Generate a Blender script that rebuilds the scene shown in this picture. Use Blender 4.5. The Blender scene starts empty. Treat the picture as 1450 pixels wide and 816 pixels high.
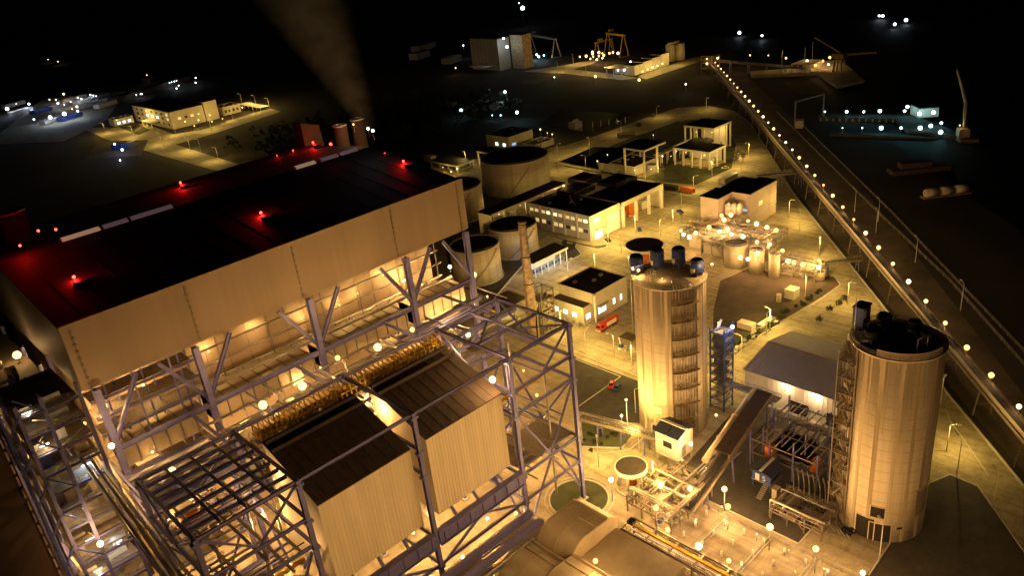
import bpy, math, random
from mathutils import Vector, Matrix
rnd = random.Random(7)
S = bpy.context.scene
COL = S.collection
PI = math.pi

# ------------------------------------------------------------------ camera
cam_d = bpy.data.cameras.new('camera')
cam = bpy.data.objects.new('camera', cam_d); COL.objects.link(cam)
cam_d.sensor_width = 36; cam_d.lens = 28.055; cam_d.clip_start = 0.5; cam_d.clip_end = 20000
cam.matrix_world = Matrix(((0.71044991, 0.36096315, -0.60412459, 0), (-0.69565108, 0.23036578, -0.68044191, 0),
                           (-0.10644482, 0.90367982, 0.41476775, 150), (0, 0, 0, 1)))
S.camera = cam
# ------------------------------------------------------------------ night sky, faint moon
W = bpy.data.worlds.new('World'); S.world = W; W.use_nodes = True
nt = W.node_tree; bg = nt.nodes['Background']
sky = nt.nodes.new('ShaderNodeTexSky'); sky.sky_type = 'NISHITA'; sky.sun_disc = False
sky.sun_elevation = math.radians(2); sky.sun_rotation = math.radians(40)
nt.links.new(sky.outputs[0], bg.inputs[0]); bg.inputs[1].default_value = 0.0005
moon_d = bpy.data.lights.new('moon', 'SUN'); moon_d.energy = 0.002; moon_d.angle = math.radians(0.5); moon_d.color = (1, .93, .85)
moon = bpy.data.objects.new('moon', moon_d); COL.objects.link(moon); moon.rotation_euler = (math.radians(50), 0, math.radians(40))
S.view_settings.view_transform = 'Standard'; S.view_settings.look = 'None'
S.view_settings.exposure = 0; S.view_settings.gamma = 1
S.cycles.use_denoising = True
S.cycles.use_light_tree = True
S.cycles.max_bounces = 5; S.cycles.diffuse_bounces = 2; S.cycles.glossy_bounces = 2; S.cycles.transmission_bounces = 2; S.cycles.volume_bounces = 0
S.cycles.sample_clamp_indirect = 4; S.cycles.volume_step_rate = 2

# ------------------------------------------------------------------ materials
def mat(name, c, rough=.8, var=.25, scale=.3, bump=0., metal=0., streak=False, c2=None, bscale=4., spec=.3):
    m = bpy.data.materials.new(name); m.use_nodes = True
    t = m.node_tree; b = t.nodes['Principled BSDF']
    b.inputs['Roughness'].default_value = rough; b.inputs['Metallic'].default_value = metal
    b.inputs['Specular IOR Level'].default_value = spec
    g = t.nodes.new('ShaderNodeNewGeometry'); mp = t.nodes.new('ShaderNodeMapping')
    t.links.new(g.outputs['Position'], mp.inputs[0])
    mp.inputs['Scale'].default_value = (1, 1, .06) if streak else (1, 1, 1)
    n = t.nodes.new('ShaderNodeTexNoise'); n.inputs['Scale'].default_value = scale; n.inputs['Detail'].default_value = 6
    n.inputs['Roughness'].default_value = .65
    t.links.new(mp.outputs[0], n.inputs[0])
    r = t.nodes.new('ShaderNodeValToRGB'); r.color_ramp.elements[0].position = .3; r.color_ramp.elements[1].position = .7
    d = c2 or tuple(x*(1-var) for x in c)
    l = tuple(min(1, x*(1+var*.5)) for x in c)
    r.color_ramp.elements[0].color = (*d, 1); r.color_ramp.elements[1].color = (*l, 1)
    t.links.new(n.outputs[0], r.inputs[0]); t.links.new(r.outputs[0], b.inputs['Base Color'])
    if bump:
        n2 = t.nodes.new('ShaderNodeTexNoise'); n2.inputs['Scale'].default_value = bscale; n2.inputs['Detail'].default_value = 4
        t.links.new(g.outputs['Position'], n2.inputs[0])
        bp = t.nodes.new('ShaderNodeBump'); bp.inputs['Strength'].default_value = bump; bp.inputs['Distance'].default_value = .2
        t.links.new(n2.outputs[0], bp.inputs['Height']); t.links.new(bp.outputs[0], b.inputs['Normal'])
    return m
def emit(name, c, s, sampled=False):
    m = bpy.data.materials.new(name); m.use_nodes = True
    t = m.node_tree; b = t.nodes['Principled BSDF']
    b.inputs['Base Color'].default_value = (*[x*.5 for x in c], 1)
    b.inputs['Emission Color'].default_value = (*c, 1); b.inputs['Emission Strength'].default_value = s
    m.cycles.emission_sampling = 'FRONT' if sampled else 'NONE'
    return m
M = dict(
 soil=mat('soil', (.085, .06, .04), .95, .6, .05, .5),
 land=mat('land', (.035, .027, .02), .95, .6, .012, .3, bscale=.3),
 grass=mat('grass', (.055, .06, .022), .95, .5, .15, .6),
 concrete=mat('yard_concrete', (.33, .28, .19), .85, .3, .12, .1),
 road=mat('road_concrete', (.36, .31, .21), .85, .25, .2, .05),
 asphalt=mat('asphalt', (.055, .047, .036), .9, .35, .25, .2),
 kerb=mat('kerb_concrete', (.45, .41, .33), .8, .15, .5),
 silo=mat('silo_concrete', (.64, .55, .39), .9, .3, .35, .05, streak=True, c2=(.46, .37, .24), spec=.1),
 wall=mat('painted_wall', (.46, .40, .30), .8, .14, .2),
 pink=mat('pinkish_render', (.45, .35, .28), .85, .14, .3),
 white=mat('white_wall', (.62, .57, .48), .7, .12, .4),
 clad=mat('beige_cladding', (.27, .20, .13), .65, .16, .12, spec=.2, streak=True),
 clad2=mat('ribbed_cladding', (.70, .59, .40), .7, .16, .5, spec=.2, streak=True),
 cladside=mat('side_cladding', (.30, .27, .24), .6, .12, .25),
 roofd=mat('dark_roof', (.019, .014, .011), .75, .3, .2),
 bagroof=mat('bag_roof', (.06, .04, .028), .8, .35, .5),
 metalroof=mat('metal_roof', (.42, .37, .35), .6, .1, .4),
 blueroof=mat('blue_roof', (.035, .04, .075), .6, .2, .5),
 steel=mat('blue_steel', (.15, .14, .33), .5, .22, .5, metal=.15, spec=.5),
 steelb=mat('brown_steel', (.19, .15, .11), .6, .3, .5, metal=.15),
 bluepaint=mat('blue_paint', (.035, .06, .21), .5, .2, .4),
 grey=mat('grey_metal', (.30, .28, .26), .45, .2, .6, metal=.4, spec=.5),
 pipe=mat('pipe_metal', (.42, .38, .34), .4, .25, .5, metal=.5, spec=.5),
 grate=mat('grating', (.27, .22, .15), .7, .35, 1.5),
 yellow=mat('yellow_paint', (.40, .25, .03), .85, .3, 1, spec=.1),
 orange=mat('orange_paint', (.50, .14, .02), .55, .25, .6),
 red=mat('red_paint', (.45, .035, .02), .4, .15, .8),
 duct=mat('duct_sheet', (.40, .32, .20), .55, .22, .18, metal=.2, spec=.45),

 stain=mat('stained_concrete', (.50, .41, .27), .9, .35, .4, streak=True, c2=(.22, .15, .08), spec=.1),
 tank=mat('tank_paint', (.50, .42, .30), .65, .2, .35, streak=True),
 black=mat('black', (.012, .011, .01), .7, .2, 1),
 dark=mat('dark_interior', (.022, .018, .014), .9, .3, .5),
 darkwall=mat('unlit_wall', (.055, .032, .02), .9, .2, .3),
 stack=mat('stack_render', (.42, .33, .2), .9, .55, .55, .4, c2=(.14, .09, .05)),
 foliage=mat('foliage', (.032, .038, .014), .9, .6, 1.2),
 bark=mat('bark', (.09, .06, .04), .95, .3, 2),
 water=mat('sea_water', (.004, .006, .007), .7, .3, .02, .35, bscale=.2, spec=.15),
 pond=mat('pond_water', (.008, .008, .007), .12, .2, .05, .1, bscale=.5, spec=.5),
 glass=mat('dark_glass', (.02, .025, .03), .1, .1, 1, spec=.6),
 rubber=mat('rubber', (.02, .02, .02), .9, .2, 2),
 bulb=emit('sodium_bulb', (1, .68, .27), 2.6),
 bulb2=emit('pale_sodium_bulb', (1, .8, .48), 3.4), bulb3=emit('deep_sodium_bulb', (1, .6, .2), 2.2),
 bulbw=emit('white_bulb', (.8, .92, 1), 6),
 bulbc=emit('cyan_bulb', (.62, .95, 1), 6),
 bulbr=emit('red_bulb', (1, .05, .03), 9),
 winy=emit('warm_window', (1, .72, .28), .75),
 wint=emit('bright_window', (1, .82, .45), 2.2),
 winw=emit('white_window', (.85, .95, 1), 2.0),
 winb=emit('blue_window', (.35, .6, 1), .9),
 skylight=emit('lit_skylight', (.62, .55, .62), .07),
 skylightw=emit('warm_skylight', (1, .72, .42), .2),
)

def paving(name, c, slab):
    m = mat(name, c, .85, .3, .1, .1); t = m.node_tree; b = t.nodes['Principled BSDF']
    src = b.inputs['Base Color'].links[0].from_socket; pos = [n for n in t.nodes if n.type == 'NEW_GEOMETRY'][0].outputs['Position']
    br = t.nodes.new('ShaderNodeTexBrick'); br.inputs['Scale'].default_value = 1; br.inputs['Brick Width'].default_value = slab; br.inputs['Row Height'].default_value = slab*.8
    br.inputs['Mortar Size'].default_value = .07; br.offset = 0; br.inputs['Color1'].default_value = (1,1,1,1); br.inputs['Color2'].default_value = (.93,.92,.9,1); br.inputs['Mortar'].default_value = (.72,.69,.64,1)
    t.links.new(pos, br.inputs[0])
    n = t.nodes.new('ShaderNodeTexNoise'); n.inputs['Scale'].default_value = .35; n.inputs['Detail'].default_value = 8; n.inputs['Roughness'].default_value = .7; t.links.new(pos, n.inputs[0])
    r = t.nodes.new('ShaderNodeValToRGB'); r.color_ramp.elements[0].position = .36; r.color_ramp.elements[0].color = (.74,.71,.66,1); r.color_ramp.elements[1].position = .52; r.color_ramp.elements[1].color = (1,1,1,1); t.links.new(n.outputs[0], r.inputs[0])
    w = t.nodes.new('ShaderNodeMapping'); w.inputs['Scale'].default_value = (.5,.04,1); w.inputs['Rotation'].default_value = (0,0,.7); t.links.new(pos, w.inputs[0])
    n2 = t.nodes.new('ShaderNodeTexNoise'); n2.inputs['Scale'].default_value = 1; n2.inputs['Detail'].default_value = 3; t.links.new(w.outputs[0], n2.inputs[0])
    r2 = t.nodes.new('ShaderNodeValToRGB'); r2.color_ramp.elements[0].position = .38; r2.color_ramp.elements[0].color = (.78,.75,.7,1); r2.color_ramp.elements[1].position = .5; r2.color_ramp.elements[1].color = (1,1,1,1); t.links.new(n2.outputs[0], r2.inputs[0])
    cur = src
    for o in (br.outputs[0], r.outputs[0], r2.outputs[0]):
        x = t.nodes.new('ShaderNodeMix'); x.data_type = 'RGBA'; x.blend_type = 'MULTIPLY'; x.inputs[0].default_value = 1
        t.links.new(cur, x.inputs[6]); t.links.new(o, x.inputs[7]); cur = x.outputs[2]
    t.links.new(cur, b.inputs['Base Color']); return m
M['concrete'] = paving('yard_paving', (.37, .31, .2), 6); M['road'] = paving('road_paving', (.38, .33, .22), 9); M['slab'] = paving('slab_paving', (.27, .22, .15), 5)

# ------------------------------------------------------------------ mesh building
class MB:
    def __init__(s): s.v = []; s.f = []; s.sm = []
    def add(s, vs, fs, smooth=False):
        o = len(s.v); s.v += [tuple(x) for x in vs]
        for f in fs: s.f.append(tuple(i+o for i in f)); s.sm.append(smooth)
        return s
    def box(s, a, b):
        x0, y0, z0 = a; x1, y1, z1 = b
        return s.add([(x0,y0,z0),(x1,y0,z0),(x1,y1,z0),(x0,y1,z0),(x0,y0,z1),(x1,y0,z1),(x1,y1,z1),(x0,y1,z1)],
              [(3,2,1,0),(4,5,6,7),(0,1,5,4),(1,2,6,5),(2,3,7,6),(3,0,4,7)])
    def obox(s, c, sz, rz=0):
        ca, sa = math.cos(rz), math.sin(rz); vs = []
        for z in (c[2], c[2]+sz[2]):
            for dx, dy in ((-.5,-.5),(.5,-.5),(.5,.5),(-.5,.5)):
                x, y = dx*sz[0], dy*sz[1]; vs.append((c[0]+x*ca-y*sa, c[1]+x*sa+y*ca, z))
        return s.add(vs, [(3,2,1,0),(4,5,6,7),(0,1,5,4),(1,2,6,5),(2,3,7,6),(3,0,4,7)])
    def frame(s, p, q):
        d = (Vector(q)-Vector(p)).normalized(); u = Vector((0,0,1))
        if abs(d.z) > .95: u = Vector((0,1,0))
        a = d.cross(u).normalized(); b = a.cross(d).normalized(); return a, b
    def beam(s, p, q, w, h=None):
        h = h or w; a, b = s.frame(p, q); P, Q = Vector(p), Vector(q); vs = []
        for O in (P, Q):
            for i, j in ((-1,-1),(1,-1),(1,1),(-1,1)): vs.append(O+a*(i*w/2)+b*(j*h/2))
        return s.add(vs, [(3,2,1,0),(4,5,6,7),(0,1,5,4),(1,2,6,5),(2,3,7,6),(3,0,4,7)])
    def hbeam(s, p, q, w, h=None):
        h = h or w; a, b = s.frame(p, q); P, Q = Vector(p), Vector(q); t = max(.06, w*.14)
        s.beam(P+b*(h/2-t/2), Q+b*(h/2-t/2), w, t); s.beam(P-b*(h/2-t/2), Q-b*(h/2-t/2), w, t)
        return s.beam(P, Q, t*1.3, h-2*t)
    def tube(s, p, q, r, n=8, r2=None, cap=True):
        r2 = r if r2 is None else r2; a, b = s.frame(p, q); P, Q = Vector(p), Vector(q)
        o = len(s.v); vs = []
        for O, R in ((P, r), (Q, r2)):
            for i in range(n):
                t = 2*PI*i/n; vs.append(O+a*(math.cos(t)*R)+b*(math.sin(t)*R))
        s.add(vs, [(i, (i+1) % n, n+(i+1) % n, n+i) for i in range(n)], n > 5)
        if cap: s.f += [tuple(o+i for i in range(n))[::-1], tuple(o+n+i for i in range(n))]; s.sm += [False, False]
        return s
    def poly(s, pts, r, n=6):
        for i in range(len(pts)-1): s.tube(pts[i], pts[i+1], r, n)
        return s
    def cyl(s, x, y, z0, z1, r, n=24, r2=None): return s.tube((x,y,z0), (x,y,z1), r, n, r2)
    def ring(s, x, y, z0, z1, r0, r1, n=48, a0=0, a1=2*PI):
        full = abs(a1-a0-2*PI) < 1e-6; k = n if full else n+1; vs = []
        for i in range(k):
            t = a0+(a1-a0)*i/n; c, d = math.cos(t), math.sin(t)
            vs += [(x+c*r0,y+d*r0,z0),(x+c*r1,y+d*r1,z0),(x+c*r1,y+d*r1,z1),(x+c*r0,y+d*r0,z1)]
        fs = []
        for i in range(n if full else n):
            j = (i+1) % k; A, B = 4*i, 4*j
            fs += [(A+1,B+1,B+2,A+2),(B,A,A+3,B+3),(A+2,B+2,B+3,A+3),(A,B,B+1,A+1)]
        return s.add(vs, fs)
    def prism(s, poly, z0, z1):
        n = len(poly); vs = [(p[0],p[1],z0) for p in poly]+[(p[0],p[1],z1) for p in poly]
        ar = sum(poly[i][0]*poly[(i+1)%n][1]-poly[(i+1)%n][0]*poly[i][1] for i in range(n))
        fs = [tuple(range(n))[::-1], tuple(range(n,2*n))]+[(i,(i+1)%n,n+(i+1)%n,n+i) for i in range(n)]
        if ar < 0: fs = [f[::-1] for f in fs]
        return s.add(vs, fs)
    def sheet(s, poly, z):
        n = len(poly); ar = sum(poly[i][0]*poly[(i+1)%n][1]-poly[(i+1)%n][0]*poly[i][1] for i in range(n))
        f = tuple(range(n)); return s.add([(p[0],p[1],z) for p in poly], [f if ar > 0 else f[::-1]])
    def profx(s, prof, x0, x1):           # profile in (y,z) extruded along x
        n = len(prof); vs = [(x0,p[0],p[1]) for p in prof]+[(x1,p[0],p[1]) for p in prof]
        return s.add(vs, [tuple(range(n))[::-1], tuple(range(n,2*n))]+[(i,(i+1)%n,n+(i+1)%n,n+i) for i in range(n)])
    def profy(s, prof, y0, y1):           # profile in (x,z) extruded along y
        n = len(prof); vs = [(p[0],y0,p[1]) for p in prof]+[(p[0],y1,p[1]) for p in prof]
        return s.add(vs, [tuple(range(n)), tuple(range(n,2*n))[::-1]]+[((i+1)%n,i,n+i,n+(i+1)%n) for i in range(n)])
    def ball(s, c, r, n=10, sz=1.):
        m = n//2; vs = [(c[0],c[1],c[2]+r*sz)]
        for j in range(1, m):
            t = PI*j/m
            for i in range(n):
                p = 2*PI*i/n; vs.append((c[0]+r*math.sin(t)*math.cos(p), c[1]+r*math.sin(t)*math.sin(p), c[2]+r*sz*math.cos(t)))
        vs.append((c[0],c[1],c[2]-r*sz)); L = len(vs)-1
        fs = [(0,1+i,1+(i+1)%n) for i in range(n)]+[(L,L-1-i,L-1-(i+1)%n) for i in range(n)]
        for j in range(m-2):
            for i in range(n): fs.append((1+j*n+i,1+(j+1)*n+i,1+(j+1)*n+(i+1)%n,1+j*n+(i+1)%n))
        return s.add(vs, fs, True)
    def rail(s, pts, h=1.1, r=.05, step=2.2):
        for i in range(len(pts)-1):
            p, q = Vector(pts[i]), Vector(pts[i+1]); L = (q-p).length; n = max(1, int(L/step))
            for k in range(n+1):
                o = p.lerp(q, k/n); s.beam(o, o+Vector((0,0,h)), r*1.6)
            for z in (h, h*.55): s.beam(p+Vector((0,0,z)), q+Vector((0,0,z)), r*1.6)
        return s
    def build(s, name, m, parent=None, **props):
        me = bpy.data.meshes.new(name); o0 = Vector((0,0,0))
        if parent is not None: o0 = ORG.get(parent.name, Vector((0,0,0)))
        me.from_pydata([tuple(Vector(v)-o0) for v in s.v], [], s.f)
        if any(s.sm): me.polygons.foreach_set('use_smooth', s.sm)
        me.materials.append(M[m] if isinstance(m, str) else m); me.update()
        o = bpy.data.objects.new(name, me); COL.objects.link(o)
        if parent is not None:
            o.parent = parent; ORG[o.name] = o0
        for k, v in props.items(): o[k] = v
        return o
ORG = {}
def thing(name, label, cat, loc=(0,0,0), group=None):
    e = bpy.data.objects.new(name, None); COL.objects.link(e); e.empty_display_size = .5
    e.location = loc; ORG[e.name] = Vector(loc); e['label'] = label; e['category'] = cat
    if group: e['group'] = group
    return e
def struct(name, mb, m): return mb.build(name, m, kind='structure')
def dup(root, loc, label=None, rz=0, group=None):
    r = root.copy(); COL.objects.link(r); r.location = loc; r.rotation_euler = (0, 0, rz); ORG[r.name] = Vector(loc)
    if label: r['label'] = label
    if group: r['group'] = group
    for ch in root.children:
        c = ch.copy(); COL.objects.link(c); c.parent = r
        for g in ch.children:
            d = g.copy(); COL.objects.link(d); d.parent = c
    return r
def share(name, me_obj, parent, loc, rz=0):      # another piece with the same mesh, placed inside its thing
    o = bpy.data.objects.new(name, me_obj.data); COL.objects.link(o); o.parent = parent; o.location = loc; o.rotation_euler = (0,0,rz)
    return o

# ------------------------------------------------------------------ lamps (each carries its own light)
SOD = (1, .56, .20); SODY = (1, .67, .17); WHT = (.75, .88, 1); CYN = (.25, .85, 1); RED = (1, .012, .008)
def lamp_light(parent, p, power, color, r):
    d = bpy.data.lights.new('lamp_glow', 'POINT'); d.energy = power; d.color = color; d.shadow_soft_size = r
    o = bpy.data.objects.new('lamp_glow', d); COL.objects.link(o); o.parent = parent; o.location = p
    return o
PROTO = {}
def lamp(p, power, label, group=None, color=SOD, bulb='bulb', r=.42, h=2.0, name='flood_lamp', cat='lamp', arm=0):
    """lamp whose bulb sits at p; post of height h below it (h<0: hangs from a bracket)"""
    power *= 3.6 if p[0]+p[1] < 620 else 1.6
    r = round(r*rnd.choice((.8, 1, 1.2)), 3)
    if bulb == 'bulb': bulb = rnd.choice(('bulb', 'bulb', 'bulb2', 'bulb3'))
    key = (power, color, bulb, r, h, arm); base = (p[0], p[1], p[2]-h)
    if key in PROTO: return dup(PROTO[key], base, label, 0, group or '')
    t = thing(name, label, cat, base, group)
    mb = MB(); mb.tube((p[0]-arm, p[1], p[2]-h), (p[0]-arm, p[1], p[2]-r*.9), .09 if h < 6 else .16, 6)
    if arm: mb.beam((p[0]-arm, p[1], p[2]+r), (p[0], p[1], p[2]+r*1.05), .14); mb.beam((p[0]-arm, p[1], p[2]-r), (p[0]-arm, p[1], p[2]+r), .14)
    mb.build('post', 'grey', t)
    MB().tube((p[0], p[1], p[2]-r*1.25), (p[0], p[1], p[2]-r*.8), r*.55, 8, r*.8).build('lamp_holder', 'grey', t)
    MB().ball(p, r, 10).build('bulb', bulb, t)
    lamp_light(t, (0, 0, h), power, color, r*1.12)
    PROTO[key] = t
    return t
def street_lamp(p, rz, label, group, power=2600, h=9., color=SODY):
    power *= 2.6 if p[0]+p[1] < 700 else 1.2
    key = ('street', power, h, color)
    if key in PROTO: return dup(PROTO[key], p, label, rz, group)
    t = thing('street_lamp', label, 'street lamp', p, group)
    x, y, z = p
    MB().tube(p, (x, y, z+h), .17, 8, .1).build('pole', 'white', t)
    MB().poly([(x, y, z+h-.05), (x+.9, y, z+h+.45), (x+2.0, y, z+h+.55)], .07).build('arm', 'white', t)
    MB().box((x+1.7, y-.25, z+h+.45), (x+2.9, y+.25, z+h+.66)).build('lamp_head', 'white', t)
    MB().box((x+1.85, y-.18, z+h+.38), (x+2.8, y+.18, z+h+.449)).build('lens', 'bulb', t)
    lamp_light(t, (2.3, 0, h+.1), power, color, .2)
    PROTO[key] = t; t.rotation_euler = (0, 0, rz)
    return t
# ================================================================== THE SETTING
mb = MB(); R0 = 14000
mb.sheet([(-R0,-R0),(R0,-R0),(R0,R0),(-R0,R0)], 0); struct('ground', mb, 'land')
OUT = [(205.3, 37.4),(237.6, 67.3),(283.6, 106.4),(335.3, 152.2),(381.9, 194),(425.4, 228.1),(464.6, 259.5),(518.7, 303.2),(543.1, 330.9),(551, 358.2),(538.6, 379.9),(493, 384.1),(447.5, 385.4),(412.5, 389.2),(389.6, 409.8),(366.3, 422.4),(325.7, 444.9)]
struct('plant_yard', MB().sheet(OUT+[(300,400),(160,290),(10,272),(-40,120),(60,10),(150,10),(172.3, 28)], .03), 'concrete')
struct('shore_water', MB().sheet([(386.8, 89.1),(474.9, 168.6),(594.9, 285.7),(654.2, 357),(776.3, 473.7),(917.3, 590.6),(2600,1500),(9000,1200),(9000,-9000),(1500,-9000),(520,-500)], .04), 'water')
struct('soil_strip', MB().sheet([(211.4, 39.1),(243.3, 69.3),(290.5, 109.2),(343.2, 156),(392.2, 199.4),(476.5, 266.3),(559, 334.4),(677.2, 436.1),(683.3, 409.3),(441.2, 194.8),(323.4, 104.4),(250.9, 50.4)], .05), 'soil')
def patch(name, pts, m, z=.06): return struct(name, MB().sheet(pts, z), m)
patch('grass_field', [(372.6, 353.2),(428.1, 357.5),(499.6, 353.9),(517.6, 336.5),(498.9, 309.7),(461.4, 279.9),(415.7, 254.9),(378.7, 255.9),(374.8, 275.5),(372.1, 322.5)], 'grass')
patch('soil_ground', [(248.2, 160),(273.7, 172.9),(291.4, 169.8),(294.4, 148),(301.9, 136.1),(297, 130.7),(282.4, 131.1),(234.7, 136.2),(211.1, 136.2)], 'soil')
patch('grass_verge', [(244.7, 141.5),(262.7, 140.3),(260.2, 135.3),(211.4, 135.8),(217.6, 139.8)], 'grass', .09)
patch('parking_asphalt', [(187.5, 182.8),(188.1, 159.4),(188.3, 151),(168.5, 135.4),(163.6, 143.9),(161.8, 156.7)], 'asphalt')
patch('grass_bank', [(157.6, 151.4),(163.2, 134.2),(154.7, 132.5),(148.2, 142.3)], 'grass')
patch('dark_apron', [(192.8, 56.2),(199.4, 53.7),(198.4, 46.3),(177.9, 28.1),(167.6, 22.4),(140.5, 55),(164.2, 54.9)], 'asphalt')
patch('tank_compound', [(269.7, 361.3),(320, 372.4),(345.4, 334.5),(336.9, 320.8),(296.3, 312.3),(260.8, 278.9),(242.4, 262.1),(205.3, 243.8),(207.3, 275.2)], 'soil')
patch('process_ground', [(150,72),(186,72),(200,88),(200,117),(158,112),(150,98)], 'asphalt')
cx_, cy_ = (128.6, 127)
patch('round_lawn', [(cx_+8.2*math.cos(t*PI/20), cy_+8.2*math.sin(t*PI/20)) for t in range(40)], 'grass')
struct('round_kerb', MB().ring(cx_, cy_, .03, .2, 8.2, 8.6, 40), 'kerb'); struct('outer_round_kerb', MB().ring(cx_, cy_, .03, .2, 9.6, 9.9, 40), 'kerb')
patch('corner_lawn', [(272.3, 264.9),(271.9, 256.3),(264.8, 245.3),(252.9, 244.9),(263.5, 254.4)], 'asphalt')
patch('workshop_lawn', [(276, 245.8),(281.3, 242.1),(278.1, 240.4),(274.6, 242.8),(273.3, 263.3),(274.3, 269.1)], 'grass')
patch('pool_water', [(379.6, 364.7),(418, 367.3),(428.3, 334.7),(378.4, 326.5)], 'pond')
patch('reservoir_water', [(452.4, 453.8),(501.3, 473.7),(507.8, 403.2),(448.2, 394.3)], 'pond')
def kerb(name, pts, h=.16, w=.35):
    mb = MB()
    for a, b in zip(pts, pts[1:]): mb.beam((a[0],a[1],h/2+.03), (b[0],b[1],h/2+.03), w, h)
    return struct(name, mb, 'kerb')
kerb('parking_kerb', [(186.8, 181.1),(187, 158.5),(164, 158)]); kerb('parking_kerb', [(192.7, 181),(190.6, 153.4)], .14, .3)
kerb('road_kerb', [(192.8, 56.2),(199.1, 53.6),(198.4, 46.3),(177.9, 28.1)])
kerb('road_kerb', [(205.3, 37.4),(237.6, 67.3),(283.6, 106.4),(335.3, 152.2),(381.9, 194)], .5, .5)
kerb('road_kerb', [(229.3, 65.3),(224.7, 62.7),(204.5, 45.6)], .2, .3)
kerb('apron_kerb', [(150,98),(150,72),(186,72)], .2, .3); kerb('apron_kerb', [(164.6, 55.1),(150.5, 54.5)], .2, .4); kerb('compound_kerb', [(206.3, 244.8),(242.8, 261.5),(261.2, 278.2)], .5, .4)
kerb('soil_kerb', [(212.3, 136.9),(234.1, 135.3),(281.4, 130.3),(295.7, 130.1),(302.2, 135.6)])
kerb('bank_kerb', [(147.6, 141.9),(154.2, 132.1),(163.1, 132.4)], .2, .5); kerb('bank_kerb', [(146.8, 137.1),(154.4, 129.5),(165.6, 130.4)], .2, .4)
kerb('workshop_kerb', [(272.9, 267.8),(273.2, 241.6),(279.5, 239.7)]); kerb('pool_kerb', [(374.6, 363.9),(373.3, 323.4),(425.4, 332.5)], 1.2, .5)
kerb('corner_kerb', [(272.1, 256),(264.3, 244.4),(251.7, 243.7)])
# yard expansion joints and drain lines
mb = MB()
for a, b in (((830,468),(905,502)),((806,490),(900,528)),((790,345),(760,392)),((870,360),(890,380)),((880,365),(800,410))): pass
for i in range(14):
    y = 205+i*6; mb.box((236, y, .033), (276, y+.12, .045))
for i in range(10):
    x = 190+i*9; mb.box((x, 140, .033), (x+.12, 200, .045))
struct('yard_joints', mb, 'asphalt')
# roads beyond the plant
def road(name, pts, z=.05): return struct(name, MB().sheet(pts, z), 'road')
road('office_road', [(249.9, 933.1),(265.4, 909.5),(267.5, 732.6),(262.1, 592),(244.2, 583.4),(242.5, 695.9),(242.4, 842.3)])
road('office_forecourt', [(255.8, 902.6),(295.5, 880.2),(285.8, 784),(308.2, 770.1),(394.2, 794.7),(389.9, 760.2),(304.3, 738.4),(261.6, 734.4),(263.6, 824.9)], .08)
patch('office_lawn', [(272.4, 891.7),(288.6, 881.7),(283.5, 832.6),(267.1, 823.2)], 'grass', .12)
road('quay_road', [(625.4, 644.9),(667.2, 619.7),(702.7, 608.8),(697.5, 592),(649.4, 591.3),(637.2, 516.3),(630.1, 488.9),(617.1, 500.2),(628.1, 584.4)])
road('terminal_road', [(635, 496.9),(739.5, 497.8),(727.4, 476.9),(626.3, 477.5)])
struct('sand_patch', MB().sheet([(590.8, 615.6),(595.3, 584),(576.9, 574.4),(574.4, 596.1)], .06), 'soil')
struct('lay_down_area', MB().sheet([(457, 553.3),(496.8, 563.5),(511.6, 545.4),(473.8, 529.3)], .06), 'concrete')
struct('workers_yard', MB().sheet([(165.1, 971.6),(295.7, 1245.8),(377.3, 1153.7),(280.7, 954),(215.8, 885.8)], .06), 'concrete')
struct('works_ground', MB().sheet([(234.9, 840.3),(262.8, 786.9),(233.1, 727.1),(200.2, 773.4)], .06), 'soil')
# stone revetment of the jetty and its deck
JT = [(673.4, 394.5),(703.3, 350.7),(728.1, 360.6),(739.2, 340),(661.9, 283.3),(634.4, 292.8),(679, 331.8),(656.8, 383.3)]
struct('jetty_deck', MB().prism(JT, -1, 2.2), 'road')
struct('jetty_basin', MB().sheet([(642.4, 345.2),(656.2, 326.7),(616.9, 289),(610.2, 311)], .08), 'soil')

# ================================================================== BOILER HOUSE
t = thing('boiler_house', 'huge beige clad boiler house with black roof and red roof lamps', 'power station', (88,225,0))
zs = lambda y: 82+(y-180)*.11
px = [30.7, 32.6, 58.2, 86.7, 118.0, 142.4, 145.0]
for a, b in zip(px, px[1:]):
    MB().box((a+.06,180,66.6), (b-.06,180.35,81.7)).build('wall_panel', 'clad', t)
for a in px[1:-1]:
    mb = MB(); mb.box((a-.16,179.9,66.6), (a+.16,180.2,81.7))
    for k in range(9): mb.box((a-.32,179.72,67.4+k*1.65), (a+.32,179.9,67.75+k*1.65))
    mb.build('seam', 'steelb', t)
mb = MB()
for i in range(38): mb.box((30.7+i*3.008,179.75,81.72), (30.7+i*3.008+2.95,180.5,82.5))
mb.build('parapet', 'clad', t, kind='stuff')
MB().profx([(180.36,66.6),(180.36,81.6),(226,86.6),(272,81.6),(272,66.6)], 30.72, 31.05).build('side_wall', 'cladside', t)
MB().profx([(180.36,66.6),(180.36,81.6),(226,86.6),(272,81.6),(272,66.6)], 144.65, 144.98).build('side_wall', 'cladside', t)
MB().box((31.1,180.4,66.3), (144.6,272,66.59)).build('underside', 'cladside', t)
MB().profx([(180.5,81.75),(226,86.8),(226,87.1),(180.5,82.05)], 30.7, 145).build('roof', 'roofd', t)
MB().profx([(226.02,86.8),(272,81.75),(272,82.05),(226.02,87.1)], 30.7, 145).build('roof', 'roofd', t)
mb = MB()
for i in range(1, 19): mb.profx([(180.6,82.06+.01),(226,87.11),(226,87.2),(180.6,82.16)], 30.7+i*6, 30.7+i*6+.12)
mb.build('roof_seams', 'roofd', t, kind='stuff')
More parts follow.
